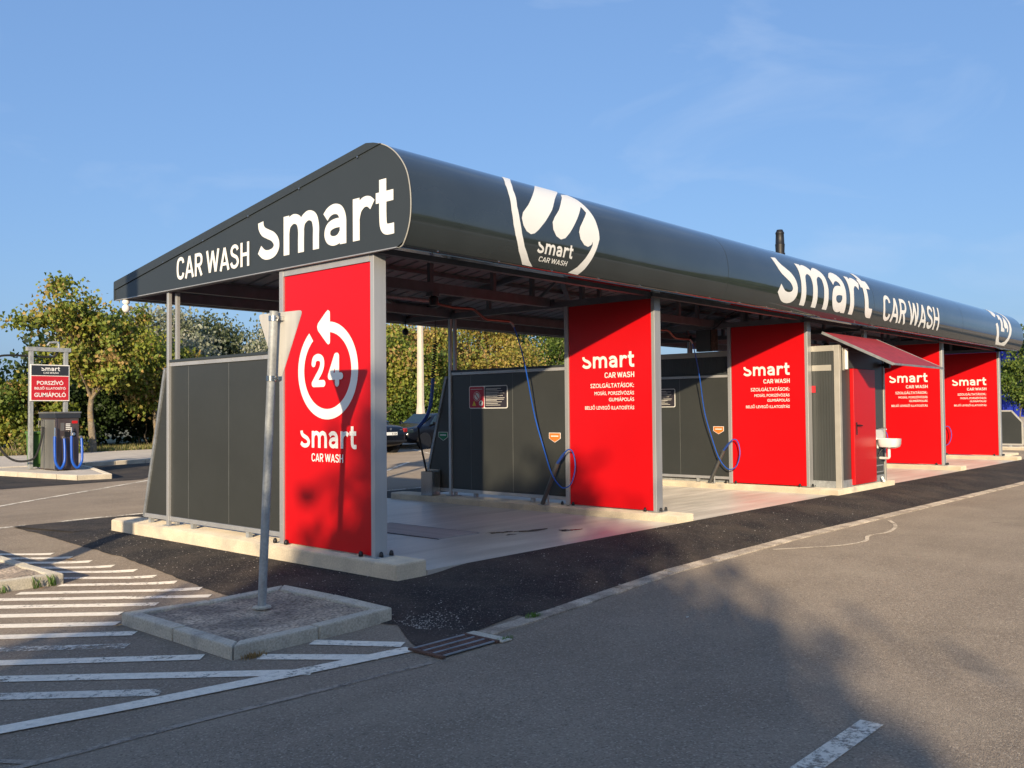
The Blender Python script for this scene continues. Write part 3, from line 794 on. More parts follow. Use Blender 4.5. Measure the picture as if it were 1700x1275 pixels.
# roof sheet: ribbed underside, flat top
m = MB(); vs = []; X = -.02; prof = []
while X < X_END-.06:
    prof += [(X, 0), (X+.19, 0), (X+.20, .035), (X+.24, .035), (X+.25, 0)]; X += .25
for y in (-.05, 5.28):
    vs += [(px_, y, roof_z(y)-.09+dz) for px_, dz in prof]
n = len(prof)
m.add(vs, [(i, i+1, n+i+1, n+i) for i in range(n-1)])
m.build('ribbed_roof_sheet', 'roof_under', BLD)
m = MB(); m.add([(-.03, .03, 4.10), (X_END, .03, 4.10), (X_END, 5.30, roof_z(5.3)), (-.03, 5.30, roof_z(5.3)), (-.03, .03, 4.06), (X_END, .03, 4.06), (X_END, 5.30, roof_z(5.3)-.04), (-.03, 5.30, roof_z(5.3)-.04)],
      [(0, 1, 2, 3), (7, 6, 5, 4), (0, 4, 5, 1), (1, 5, 6, 2), (2, 6, 7, 3), (3, 7, 4, 0)]); m.build('roof_top', 'gable', BLD)
bx('rear_gutter', 'gable', BLD, (.01, 5.15, 3.06), (X_END-.06, 5.29, 3.20))

# frame: posts, trusses, long beams
anchor = MB().lathe([(.022, 0), (.022, .02), (.017, .04), (.008, .05)], (0, 0, 0), 10).mesh('anchor_cap', 'black', True)
for i, X in enumerate(LINES):
    bx('post', 'alu', BLD, (X+.012, 0, .15), (X+.165, .055, ZT), .004)
    bx('post', 'alu', BLD, (X, 1.48, .15), (X+.07, 1.55, ZT), .004)
    bx('rear_post', 'alu', BLD, (X+.005, 3.935, .15), (X+.05, 3.985, ZT), .004)
    bx('rear_post', 'alu', BLD, (X+.115, 3.935, .15), (X+.16, 3.985, ZT), .004)
    bx('base_plate', 'galv', BLD, (X-.01, -.05, .150), (X+.21, .13, .158)); bx('base_plate', 'galv', BLD, (X-.02, 3.88, .150), (X+.19, 4.04, .158))
    for ax, ay in ((-.03, .16), (.06, -.035), (.19, -.03), (-.02, 1.40), (-.02, 1.60)):
        inst('anchor_cap', anchor, BLD, (X+ax, ay, .157))
    if i not in (0,):
        brp('bottom_chord', 'beam', BLD, (X+.05, .1, 3.09), (X+.05, 5.1, 3.09), .08, .09)
        brp('top_chord', 'beam', BLD, (X+.05, .0, roof_z(0)-.14), (X+.05, 5.1, roof_z(5.1)-.14), .07, .07)
        for y in (.35, 1.25, 2.2, 3.1, 4.0):
            brp('strut', 'beam', BLD, (X+.05, y, 3.13), (X+.05, y, roof_z(y)-.17), .06, .06)
        for y0, y1 in ((.35, 1.25), (2.2, 1.25), (2.2, 3.1)):
            brp('brace', 'beam', BLD, (X+.05, y0, 3.14), (X+.05, y1, roof_z(y1)-.18), .04, .04)
    else:
        bx('gable_rail', 'beam', BLD, (.03, .1, 3.06), (.10, 5.1, 3.13))
for a, b in zip(LINES, LINES[1:]):
    a2, b2 = a+.1, b
    brp('front_beam', 'beam', BLD, (a2, .12, 3.15), (b2, .12, 3.15), .08, .14)
    brp('middle_beam', 'beam', BLD, (a2, 1.85, 3.13), (b2, 1.85, 3.13), .09, .13)
    brp('rear_beam', 'beam', BLD, (a2, 3.96, 3.13), (b2, 3.96, 3.13), .09, .13)
    brp('eave_beam', 'beam', BLD, (a2, 5.05, 3.13), (b2, 5.05, 3.13), .09, .13)
    n = 4 if b-a > 3 else 2
    for k in range(1, n):
        x = a2+(b2-a2)*k/n
        brp('strut', 'beam', BLD, (x, .12, 3.22), (x, .12, roof_z(.12)-.1), .06, .06)
        brp('strut', 'beam', BLD, (x, 1.85, 3.19), (x, 1.85, roof_z(1.85)-.1), .06, .06)
    brp('brace', 'beam', BLD, (a2+.05, .12, 3.22), (a2+(b2-a2)/n, .12, roof_z(.12)-.12), .04, .04)
    brp('brace', 'beam', BLD, (a2+.2, 1.9, roof_z(1.85)-.16), (b2-.1, 4.9, roof_z(4.9)-.16), .08, .06)
    for y in (1.0, 2.9, 4.5):
        brp('purlin', 'beam', BLD, (a2, y, roof_z(y)-.13), (b2, y, roof_z(y)-.13), .06, .05)
    if b-a > 3:
        MB().tube([(a+1.4, 2.1, 3.0), (a+2.85, 2.1, 3.0)], .028, 10).build('tube_light', 'galv', BLD, smooth=True)
MB().tube([(9.4, 1.15, 3.3), (9.3, 1.3, 3.2), (9.35, 1.5, 3.05), (9.5, 1.7, 3.0)], .012, 6).build('cable', 'black', BLD, smooth=True)

# red panels
def service_lettering(X, parent):
    W_ = wallmap(X)
    lay('logo_lettering', fit(logo_word(), -1.23, -.335, 2.125, 2.292), W_, 'white', parent)
    lay('name_lettering', fit(caps_word(), -.84, -.335, 1.982, 2.058), W_, 'white', parent)
    for body, y0, v0, h, *y1 in (('SZOLGÁLTATÁSOK:', 1.09, 1.845, .062), ('MOSÁS,', 1.02, 1.742, .05, .805), ('PORSZÍVÓZÁS', .78, 1.742, .05), ('GUMIÁPOLÁS', .77, 1.652, .05), ('BELSŐ LEVEGŐ ILLATOSÍTÁS', 1.19, 1.538, .05)):
        lay('service_lettering', fit(type_text(body), -y0, -(y1[0] if y1 else .345), v0, v0+h), W_, 'white', parent)
rivet = MB().lathe([(.009, 0), (.008, .004), (.003, .007)], (0, 0, 0), 8).mesh('rivet', 'galv', True)
for X in (0, 4.88, 9.76, 17.28, 22.33):
    pnl = bx('red_panel', 'red', BLD, (X+.018, .058, .165), (X+.06, 1.476, 2.975 if X == 0 else 3.04), .003)
    bx('panel_frame', 'alu', BLD, (X+.006, .057, 2.98), (X+.062, 1.48, 3.045)) if X == 0 else None
    for z in (.35, .95, 1.55, 2.15, 2.75): inst('rivet', rivet, BLD, (X-.001, 1.515, z), (0, R(-90), 0))
    if X > 0:
        service_lettering(X+.018, pnl)
    else:
        W_ = wallmap(X+.018)
        # arrow ring
        cu, cv, ro, w = -.735, 1.955, .44, .105
        arc = [(cu+ro*math.cos(R(t)), cv+ro*math.sin(R(t))) for t in np.linspace(84, -233, 70)]
        sh = ribbon(arc, w, False)
        hd = [(-.90, 2.405), (-.885, 2.44), (-.755, 2.545), (-.72, 2.565), (-.69, 2.55), (-.685, 2.52), (-.685, 2.25), (-.69, 2.225), (-.715, 2.215), (-.745, 2.235), (-.885, 2.365)]
        sh += poly_shape(hd)
        lay('twenty_four_emblem', sh+fit(digits24(), -1.0, -.475, 1.79, 2.125), W_, 'white', pnl)
        lay('logo_lettering', fit(logo_word(), -1.19, -.27, 1.175, 1.347), W_, 'white', pnl)
        lay('name_lettering', fit(caps_word(), -1.0, -.475, 1.035, 1.118), W_, 'white', pnl)

# flue on the roof
fl = MB().lathe([(.075, 0), (.075, .62), (.098, .63), (.098, .67), (.085, .68), (.085, .80), (.10, .81), (.10, .85), (.088, .86), (.095, 1.0), (.098, 1.03), (.09, 1.04), (.082, 1.24), (.088, 1.25), (.088, 1.27), (.07, 1.30), (.06, 1.33)], (11.95, 1.5, 3.85), 20)
tag(fl.build('roof_flue', 'black', None, smooth=True, at=(11.95, 1.5, 3.85)), 'black metal flue pipe with collars rising above the dark roof', 'chimney')
# lamp under the rear corner
lp_ = thing('globe_lamp', (.0, 5.06, 2.97), 'small white globe fitting under the rear corner of the roof', 'lamp')
MB().lathe([(.015, .085), (.04, .075), (.048, .05), (.042, .03), (.02, .015)], (0, 5.06, 2.965), 14).build('mount', 'white', lp_, smooth=True)
MB().lathe([(.008, -.095), (.03, -.087), (.048, -.062), (.052, -.038), (.042, -.008), (.02, .012)], (0, 5.06, 2.97), 16).build('globe', 'white', lp_, smooth=True)

# ------------------------------------------------------------------ partition walls
def partition(X, label):
    w = thing('partition_wall', (X+.07, 3.0, .15), label, 'wall', 'grey partition walls between the wash bays')
    for y0, y1 in ((1.56, 2.60), (2.604, 3.50), (3.504, 3.925)):
        bx('wall_panel', 'anthracite', w, (X+.035, y0, .27), (X+.09, y1, 2.115), .003)
    p4 = [(4.0, .27), (4.565, .27), (4.04, 2.06), (4.0, 2.06)]
    MB().prism(p4, lambda u, v, d: (d, u, v), X+.035, X+.09).build('wall_panel', 'anthracite', w, bevel=.003)
    for y in (2.602, 3.502): bx('joint_strip', 'joint_grey', w, (X+.0345, y-.0035, .272), (X+.0365, y+.0035, 2.113))
    bx('top_rail', 'alu', w, (X+.02, 1.555, 2.118), (X+.105, 3.928, 2.165), .003)
    bx('top_cap', 'gable', w, (X+.01, 1.556, 2.167), (X+.12, 3.927, 2.20), .003)
    bx('bottom_rail', 'alu', w, (X+.02, 1.555, .215), (X+.105, 3.928, .267), .003)
    bx('bottom_rail', 'alu', w, (X+.02, 3.995, .215), (X+.105, 4.60, .267), .003)
    brp('sloping_rail', 'galv_dull', w, (X+.062, 4.60, .22), (X+.062, 4.06, 2.10), .09, .045)
    for y in (1.9, 2.5, 3.1, 3.7): inst('rivet', rivet, w, (X+.02, y, 2.14), (0, R(-90), 0)); inst('rivet', rivet, w, (X+.02, y, .24), (0, R(-90), 0))
    for y in (2.2, 3.4, 4.45): bx('foot', 'galv', w, (X+.04, y, .15), (X+.09, y+.06, .214))
    return w
partition(0, 'grey partition wall at the near end behind the tilted sign')
partition(4.88, 'grey partition wall with the green tag between first and second bay')
partition(9.76, 'grey partition wall on the far side of the second bay')
partition(17.28, 'grey partition wall between the two bays beyond the equipment cabin')
partition(22.33, 'grey partition wall closing the far end of the car wash')

# information boards on the partitions
def board(X, label):
    b = thing('information_board', (X+.034, 3.1, 1.57), label, 'notice board', 'information boards on the partitions')
    def rrect(u0, u1, v0, v1, r, n=4):
        pts = []
        for cx, cy, a0 in ((u1-r, v1-r, 0), (u0+r, v1-r, 90), (u0+r, v0+r, 180), (u1-r, v0+r, 270)):
            for k in range(n+1): a = R(a0+90*k/n); pts.append((cx+r*math.cos(a), cy+r*math.sin(a)))
        return pts
    f = lambda u, v, d: (X+.034-d, -u, v)
    MB().prism(rrect(-3.53, -2.70, 1.57, 1.93, .03), f, .0, .006).build('border', 'white', b)
    MB().prism(rrect(-3.517, -3.20, 1.583, 1.917, .022), f, .0065, .0085).build('red_field', 'sign_red', b)
    MB().prism(rrect(-3.187, -2.713, 1.583, 1.917, .022), f, .0065, .0085).build('dark_field', 'sign_dark', b)
    W_ = lambda u, v, d: (X+.034-.010-d, -u, v)
    ring = [(-3.355+.074*math.cos(R(t)), 1.765+.074*math.sin(R(t))) for t in range(0, 365, 12)]
    lay('ban_sign', poly_shape([(-3.355+.056*math.cos(R(t)), 1.765+.056*math.sin(R(t))) for t in range(0, 360, 15)])+ribbon(ring, .006, False), W_, 'paper', b)
    lay('ban_bar', ribbon([(-3.395, 1.81), (-3.315, 1.72)], .014, False), lambda u, v, d: (X+.021-d, -u, v), 'sign_red', b)
    lay('warning_triangle', poly_shape([(-3.46, 1.615), (-3.375, 1.615), (-3.4175, 1.695)]), W_, 'yellow', b)
    lay('camera_sign', poly_shape([(-3.265+.045*math.cos(R(t)), 1.655+.045*math.sin(R(t))) for t in range(0, 360, 18)]), W_, 'white', b)
    lay('camera_symbol', poly_shape([(-3.293, 1.652), (-3.262, 1.686), (-3.247, 1.672), (-3.280, 1.638)]), lambda u, v, d: (X+.021-d, -u, v), 'black', b)
    rr = random.Random(int(X*10)); rows = []
    for k, z in enumerate((1.882, 1.868, 1.845, 1.822, 1.808, 1.785, 1.771, 1.757, 1.734, 1.711, 1.697, 1.672, 1.648, 1.622)):
        rows += ribbon([(-3.16, z), (-3.16+rr.uniform(.22, .41), z)], .007, False)
    rows += ribbon([(-3.49, 1.878), (-3.23, 1.878)], .008, False)
    lay('print_rows', rows, W_, 'paper', b)
board(4.88, 'red and dark notice board on the partition of the first bay')
board(9.76, 'dark notice board partly hidden behind the second red panel')
def pointer(name, X, yc, z, m, label, group):
    t = thing(name, (X+.034, yc, z), label, 'sign', group)
    f = lambda u, v, d: (X+.034-d, yc-u, z+v)
    sh = [(-.11, .07), (-.11, -.015), (0, -.075), (.11, -.015), (.11, .07)]
    MB().prism(sh, f, 0, .003).build('border', 'white', t)
    MB().prism([(u*.92, v*.90) for u, v in sh], f, .0035, .005).build('face', m, t)
    lay('print_row', ribbon([(-.07, .02), (.07, .02)], .016, False), lambda u, v, d: (X+.034-.006-d, yc-u, z+v), 'white', t)
pointer('pointer_sign', 4.88, 1.77, 1.13, 'orange', 'orange pointer tag beside the lance of the first bay', 'pointer tags')
pointer('pointer_sign', 9.76, 1.77, 1.13, 'orange', 'orange pointer tag beside the lance of the second bay', 'pointer tags')
pointer('pointer_sign', 4.88, 4.14, 1.12, 'green_tag', 'green pointer tag above the steel brush bucket', 'pointer tags')

# ------------------------------------------------------------------ wash booms, hoses, lance holders
ORD = ['first', 'second', 'third', 'last']
for i, X in enumerate((4.88, 9.76, 17.28, 22.33)):
    dx = X-4.88; nm = ORD[i]
    b = thing('swing_boom', (2.5+dx, 1.8, 2.9), 'reddish swivelling overhead boom under the roof of the %s wash bay' % nm, 'boom', 'overhead wash booms')
    MB().lathe([(.05, 0), (.06, .02), (.06, .10), (.035, .12)], (2.5+dx, 1.8, 2.90), 12).build('swivel', 'black', b, smooth=True)
    bx('hanger', 'beam', b, (2.44+dx, 1.76, 3.02), (2.56+dx, 1.88, 3.06))
    MB().tube([(2.5+dx, 1.8, 2.93), (2.83+dx, 1.8, 2.90), (3.2+dx, 1.8, 2.91), (3.26+dx, 1.8, 2.895), (3.44+dx, 1.8, 2.80), (3.5+dx, 1.8, 2.785), (3.95+dx, 1.8, 2.79)], .02, 8).build('arm', 'pink_pipe', b, smooth=True)
    MB().tube([(3.95+dx, 1.8, 2.79), (4.02+dx, 1.8, 2.76), (4.05+dx, 1.8, 2.72)], .018, 8).build('coupling', 'galv', b, smooth=True)
    h = thing('pressure_lance', (4.7+dx, 1.6, .15), 'blue hosed pressure lance parked in its tube in the %s wash bay' % nm, 'lance', 'pressure lances')
    hp = [(4.05, 1.8, 2.73), (4.12, 1.80, 2.60), (4.24, 1.81, 2.35), (4.35, 1.82, 2.05), (4.55, 1.85, 1.46), (4.63, 1.74, .95), (4.645, 1.64, .66), (4.655, 1.54, .50), (4.66, 1.42, .42), (4.67, 1.29, .48), (4.68, 1.22, .68), (4.69, 1.235, .85), (4.70, 1.29, .955), (4.70, 1.36, .965), (4.70, 1.43, .91)]
    MB().tube(catmull([(a+dx, b_, c) for a, b_, c in hp], 6), .0095, 8).build('hose', 'blue_hose', h, smooth=True)
    MB().tube([(4.70+dx, 1.42, .92), (4.70+dx, 1.46, .875), (4.70+dx, 1.56, .76)], [.014, .023, .021], 10).build('grip', 'lance_blue', h, smooth=True)
    ho = thing('lance_holder', (4.66+dx, 1.88, .13), 'slanted steel lance tube on the plinth edge of the %s wash bay' % nm, 'holder', 'lance holders')
    MB().tube([(4.72+dx, 1.86, .16), (4.705+dx, 1.555, .765)], .033, 12).build('tube', 'lance_tube', ho, smooth=True)
    bx('foot_plate', 'galv', ho, (4.71+dx, 1.79, .143), (4.80+dx, 1.95, .152), .003)
    brp('stay', 'galv', ho, (4.76+dx, 1.78, .15), (4.73+dx, 1.77, .34), .02, .03)

# brush bucket and brush hose in the first two bays
for i, X in enumerate((4.88, 9.76)):
    dx = X-4.88
    bk = thing('brush_bucket', (4.72+dx, 4.35, .15), 'steel brush bucket box at the rear of the %s wash bay' % ORD[i], 'bucket', 'brush buckets')
    x0, x1, y0, y1, z0, z1 = 4.705+dx, 4.895+dx, 4.20, 4.46, .15, .54; t_ = .008
    bx('front_wall', 'steel', bk, (x0, y0, z0), (x0+t_, y1, z1)); bx('rear_wall', 'steel', bk, (x1-t_, y0, z0), (x1, y1, z1+.03))
    bx('side_wall', 'steel', bk, (x0+t_, y0, z0), (x1-t_, y0+t_, z1)); bx('side_wall', 'steel', bk, (x0+t_, y1-t_, z0), (x1-t_, y1, z1))
    bx('floor', 'steel', bk, (x0+t_, y0+t_, z0+.02), (x1-t_, y1-t_, z0+.03))
    br = thing('foam_brush', (4.6+dx+.1, 4.3, .3), 'long black foam brush hanging by a blue coiled hose in the %s bay' % ORD[i], 'brush', 'foam brushes')
    MB().tube([(4.80+dx+.1, 4.3, 3.05), (4.80+dx+.1, 4.3, 2.70)], .006, 6).build('wire', 'black', br)
    coil = [(4.80+dx+.1-.06*t+.03*math.cos(t*95), 4.3+.03*math.sin(t*95), 2.70-.62*t) for t in np.linspace(0, 1, 150)]
    MB().tube(coil, .009, 5).build('coiled_hose', 'black', br, smooth=True)
    MB().tube(catmull([(4.74+dx+.1, 4.3, 2.08), (4.71+dx+.1, 4.3, 1.8), (4.66+dx+.1, 4.3, 1.58), (4.55+dx+.1, 4.28, 1.42), (4.36+dx+.1, 4.25, 1.27)], 6), .03, 8).build('hose', 'lance_blue', br, smooth=True)
    MB().tube([(4.36+dx+.1, 4.25, 1.27), (4.40+dx+.1, 4.28, 1.12), (4.68+dx+.1, 4.38, .45), (4.70+dx+.1, 4.38, .22)], .016, 8).build('wand', 'black', br, smooth=True)
    bx('brush_head', 'black', br, (4.62+dx+.1, 4.26, .185), (4.77+dx+.1, 4.42, .27), .01)
# rear boom hose seen over the end partition
rb = thing('rear_boom_hose', (1.2, 3.2, 2.5), 'thin blue hose hanging from a rear boom above the near partition', 'hose')
MB().tube([(1.9, 2.6, 2.98), (1.55, 2.95, 2.93), (1.35, 3.15, 2.88)], .014, 8).build('boom_tip', 'cabin_frame', rb, smooth=True)
MB().tube(catmull([(1.35, 3.15, 2.88), (1.25, 3.28, 2.80), (1.20, 3.36, 2.6), (1.19, 3.38, 2.3), (1.2, 3.38, 1.6), (1.2, 3.36, .9), (1.0, 3.3, .4)], 6), .0115, 8).build('hose', 'blue_hose', rb, smooth=True)
cb = thing('control_box', (9.80, 2.05, 2.6), 'dark grey control box hanging above the second partition', 'box')
bx('housing', 'cabin_grey', cb, (9.72, 1.88, 2.62), (9.84, 2.18, 3.03), .005); bx('side_bracket', 'rust', cb, (9.73, 1.78, 2.62), (9.83, 1.86, 3.03))
sp = thing('spot_camera', (4.9, 5.0, 2.9), 'tiny black camera ball under the rear eave of the first bay', 'camera')
MB().lathe([(.01, -.06), (.045, -.045), (.06, 0), (.045, .04), (.02, .06)], (4.86, 5.0, 2.90), 12).build('ball', 'black', sp, smooth=True)
MB().tube([(4.86, 5.0, 2.95), (4.86, 5.0, 3.08)], .008, 6).build('stem', 'black', sp)

# ------------------------------------------------------------------ equipment cabin
CB = thing('equipment_cabin', (11.1, -.5, .14), 'grey equipment cabin with red door and sloping red awning', 'cabin')
cx0, cx1, cy0, cy1, cz0, cz1 = 9.93, 12.10, -.50, 3.9, .14, 2.62
def rib_wall(name, x, y0, y1, z0, z1, m, parent, p=.05, dep=.008, facing=-1):
    mm = MB(); vs = []; y = y0; pr = []
    while y < y1-1e-4:
        pr += [(y, 0), (min(y+p*.55, y1), 0), (min(y+p*.62, y1), dep), (min(y+p*.93, y1), dep)]; y += p
    pr.append((y1, 0)); n = len(pr)
    for z in (z0, z1): vs += [(x-facing*-d*1, yy, z) for yy, d in pr]
    mm.add(vs, [(i, i+1, n+i+1, n+i) for i in range(n-1)])
    return mm.build(name, m, parent)
bx('core', 'cabin_grey', CB, (cx0+.03, cy0+.03, cz0+.02), (cx1-.03, cy1, cz1-.05))
rib_wall('ribbed_side', cx0+.02, cy0+.10, cy1, cz0+.12, cz1-.10, 'cabin_grey', CB)
bx('corner_post', 'cabin_frame', CB, (cx0, cy0, cz0), (cx0+.09, cy0+.10, cz1), .004)
bx('corner_post', 'cabin_frame', CB, (cx1-.08, cy0, cz0), (cx1, cy0+.08, cz1-.15), .004)
bx('top_rail', 'cabin_frame', CB, (cx0, cy0+.10, cz1-.10), (cx0+.06, cy1, cz1), .004)
bx('top_rail', 'cabin_grey', CB, (cx0+.09, cy0, cz1-.10), (cx1-.08, cy0+.05, cz1), .004)
bx('base_rail', 'galv', CB, (cx0, cy0+.10, cz0), (cx0+.05, cy1, cz0+.12)); bx('base_rail', 'galv', CB, (cx0+.09, cy0+.005, cz0), (cx1-.08, cy0+.04, cz0+.13))
for a, b in ((cx0+.09, 10.40), (11.47, cx1-.08)):
    bx('front_panel', 'cabin_grey', CB, (a, cy0+.012, cz0+.13), (b, cy0+.04, cz1-.10))
bx('front_panel', 'cabin_grey', CB, (10.40, cy0+.012, 2.23), (11.47, cy0+.04, cz1-.10))
dr_ = bx('door', 'red', CB, (10.42, cy0-.05, .17), (11.45, cy0+.02, 2.22), .006)
bx('handle_plate', 'black', dr_, (10.50, cy0-.058, 1.05), (10.545, cy0-.05, 1.27))
MB().tube([(10.52, cy0-.055, 1.22), (10.52, cy0-.10, 1.22), (10.54, cy0-.11, 1.22), (10.65, cy0-.105, 1.21)], .011, 8).build('handle', 'black', dr_, smooth=True)
vg = bx('vent_frame', 'alu', CB, (11.55, cy0-.004, .32), (11.93, cy0+.011, .46))
for k in range(7): bx('vent_slot', 'black', vg, (11.575+.049*k, cy0-.007, .34), (11.605+.049*k, cy0-.0045, .44))
aw = MB().prism([(-.22, 2.86), (-1.43, 2.26), (-1.43, 2.235), (-.22, 2.83)], lambda u, v, d: (d, u, v), 9.9, 12.47).build('awning', 'awning', CB)
for X in (9.885, 12.472): brp('awning_edge', 'galv_dull', aw, (X, -.22, 2.845), (X, -1.43, 2.245), .012, .045)
bx('awning_edge', 'galv_dull', aw, (9.88, -1.445, 2.232), (12.48, -1.432, 2.265))
bx('fire_sticker', 'vac_red', CB, (cx0-.004, -.07, 1.80), (cx0-.001, .0, 1.92))
bx('vent_strip', 'cabin_frame', CB, (cx0+.008, -.35, 2.18), (cx0+.016, .0, 2.28))
tl = thing('tube_lamp', (10.12, -.56, 2.2), 'short upright white tube lamp by the cabin corner under the awning', 'lamp')
bx('backplate', 'cabin_frame', tl, (10.06, -.515, 2.18), (10.16, -.502, 2.58)); MB().tube([(10.11, -.55, 2.2), (10.11, -.55, 2.56)], .032, 10).build('tube', 'white', tl, smooth=True)
sl_ = thing('floodlight', (12.0, -.6, 2.3), 'small black floodlight on the right edge of the cabin', 'lamp')
bx('head', 'black', sl_, (11.93, -.64, 2.27), (12.05, -.54, 2.40), .008); bx('bracket', 'black', sl_, (11.96, -.54, 2.30), (12.02, -.50, 2.36))

# wash basin
wb = thing('wash_basin', (11.8, -.6, .8), 'white ceramic wash basin on the cabin wall beside the red door', 'basin')
bx('splash_back', 'ceramic', wb, (11.50, cy0-.025, .92), (11.92, cy0+.0115, 1.12), .012, seg=3)
m = MB(); n = 24; rings = []
for s_, z in ((.55, .775), (.86, .80), (.97, .85), (1.0, .945), (.97, .95), (.92, .945), (.86, .86), (.6, .82)):
    rings.append([(11.70+.20*s_*math.copysign(abs(math.cos(2*math.pi*j/n))**.6, math.cos(2*math.pi*j/n)), -.70+.19*s_*math.copysign(abs(math.sin(2*math.pi*j/n))**.6, math.sin(2*math.pi*j/n)), z) for j in range(n)])
vs = [v for r_ in rings for v in r_]; fs = [tuple(range(n-1, -1, -1)), tuple(7*n+j for j in range(n))]
for i in range(7):
    for j in range(n): fs.append((i*n+j, i*n+(j+1) % n, (i+1)*n+(j+1) % n, (i+1)*n+j))
m.add(vs, fs); m.build('bowl', 'ceramic', wb, smooth=True)
MB().tube([(11.71, -.53, 1.14), (11.71, -.58, 1.15), (11.71, -.64, 1.135), (11.71, -.645, 1.11)], .010, 8).build('tap', 'steel', wb, smooth=True)
for X in (11.65, 11.77): MB().tube([(X, -.53, 1.14), (X, -.565, 1.14)], .014, 8).build('tap_knob', 'steel', wb, smooth=True)
MB().tube(catmull([(11.70, -.69, .78), (11.70, -.69, .66), (11.71, -.68, .60), (11.74, -.61, .585), (11.77, -.50, .585)], 5), .026, 10).build('waste_pipe', 'white', wb, smooth=True)
MB().tube([(11.72, -.60, .80), (11.66, -.54, .70), (11.62, -.52, .62)], .014, 8).build('supply_hose', 'black', wb, smooth=True)
bx('bracket', 'white', wb, (11.60, -.53, .77), (11.66, -.503, .90), .004)
MB().tube([(11.62, -.62, .17), (11.70, -.58, .17), (11.70, -.55, .24)], .022, 8).build('outlet_pipe', 'white', wb, smooth=True)

# ------------------------------------------------------------------ tilted yield sign seen from behind
SG = thing('yield_sign', (-1.5, -.43, 0), 'tilted grey sign post with the bare back of a triangular sign', 'road sign')
pb, pt = Vector((-1.5, -.43, -.02)), Vector((-1.5, -.605, 2.335))
MB().tube([pb, pb.lerp(pt, .5), pt], .034, 16).build('post', 'galv', SG, smooth=True)
def pol(t): return pb.lerp(pt, t)
tri = []
cor = [(-.285, 2.335), (-.895, 2.325), (-.585, 1.76)]
for i, c in enumerate(cor):
    c = Vector(c); p = Vector(cor[i-1]); q = Vector(cor[(i+1) % 3]); d1 = (p-c).normalized(); d2 = (q-c).normalized()
    for k in range(5):
        t = k/4; a = c+d1*.045; b = c+d2*.045
        w = (1-t)**2*a+2*t*(1-t)*c+t*t*b; tri.append((w.x, w.y))
sp_ = MB().prism(tri, lambda u, v, d: (d, u, v), -1.438, -1.435).build('sign_plate', 'sign_back', SG)
MB().prism([(u*1.0, v) for u, v in tri], lambda u, v, d: (d, u, v), -1.4345, -1.434).build('sign_face', 'white', sp_)
for t in (.975, .775):
    c = pol(t)
    cl = MB().lathe([(.037, -.022), (.040, -.02), (.040, .02), (.037, .022)], c, 16).build('clamp', 'steel', SG, smooth=True)
    for s_ in (-1, 1):
        bx('clamp_lug', 'steel', cl, (c.x+.03, c.y+s_*.036-.02*(s_ < 0), c.z-.017), (c.x+.062, c.y+s_*.036+.02*(s_ > 0), c.z+.017), .003)
    MB().tube([(c.x-.005, c.y-.052, c.z), (c.x-.005, c.y-.066, c.z)], .009, 6).build('bolt', 'steel', cl)
MB().lathe([(.075, 0), (.07, .012), (.04, .018)], (-1.5, -.43, -.005), 14).build('mortar_collar', 'old_kerb', SG)

# ------------------------------------------------------------------ vacuum station
VS = thing('vacuum_machine', (4.36, 17.8, .12), 'brown steel vacuum machine with two blue hoses on the kerbed island', 'vacuum machine')
vx0, vx1, vy0, vy1, vz0, vz1 = 3.98, 4.56, 17.27, 18.22, .12, 1.60
bx('cabinet', 'vac_steel', VS, (vx0, vy0, vz0), (vx1, vy1, 1.44), .01)
bx('head_band', 'vac_dark', VS, (vx0-.03, vy0-.03, 1.44), (vx1+.03, vy1+.03, 1.56), .006)
bx('roof', 'vac_steel_light', VS, (vx0-.045, vy0-.045, 1.56), (vx1+.045, vy1+.045, 1.60), .006)
bx('side_door', 'vac_steel_light', VS, (vx0-.012, vy0+.06, vz0+.03), (vx0-.001, vy1-.05, 1.40), .004)
bx('corner_strip', 'steel', VS, (vx0-.016, vy0-.016, vz0), (vx0+.03, vy0+.03, 1.44), .004)
bx('corner_strip', 'steel', VS, (vx0-.016, vy0+.62, vz0), (vx0+.002, vy0+.66, 1.42), .004)
bx('display', 'red_led', VS, (4.38, vy0-.008, 1.30), (4.52, vy0-.001, 1.37))
pnl = bx('keypad_plate', 'vac_steel_light', VS, (4.10, vy0-.006, 1.12), (4.19, vy0-.001, 1.32))
for k in range(4): bx('key', 'white', VS, (4.23, vy0-.008, 1.14+.045*k), (4.34, vy0-.001, 1.162+.045*k))
bx('coin_unit', 'black', VS, (4.19, vy0-.02, .96), (4.32, vy0-.001, 1.10), .004); bx('card_unit', 'black', VS, (4.36, vy0-.02, .96), (4.48, vy0-.001, 1.10), .004)
MB().lathe([(.04, 0), (.04, -.008)], (4.42, vy0-.02, 1.03), 12, 'y').build('dial', 'white', VS)
for a, b in ((3.92, 4.17), (4.33, 4.60)):
    pts = [(a, vy0-.10, .98), (a, vy0-.11, .6), (a+.02, vy0-.12, .32), ((a+b)/2, vy0-.14, .165), (b-.02, vy0-.12, .32), (b, vy0-.10, .6), (b, vy0-.06, .92)]
    MB().tube(catmull(pts, 6), .032, 10).build('blue_hose', 'blue_hose', VS, smooth=True)
    MB().tube([(b, vy0-.06, .92), (b, vy0+.0, .95)], .04, 10).build('hose_socket', 'vac_steel_light', VS, smooth=True)
    MB().tube([(a, vy0-.10, .97), (a+.01, vy0-.08, 1.2)], .018, 8).build('nozzle', 'steel', VS, smooth=True)
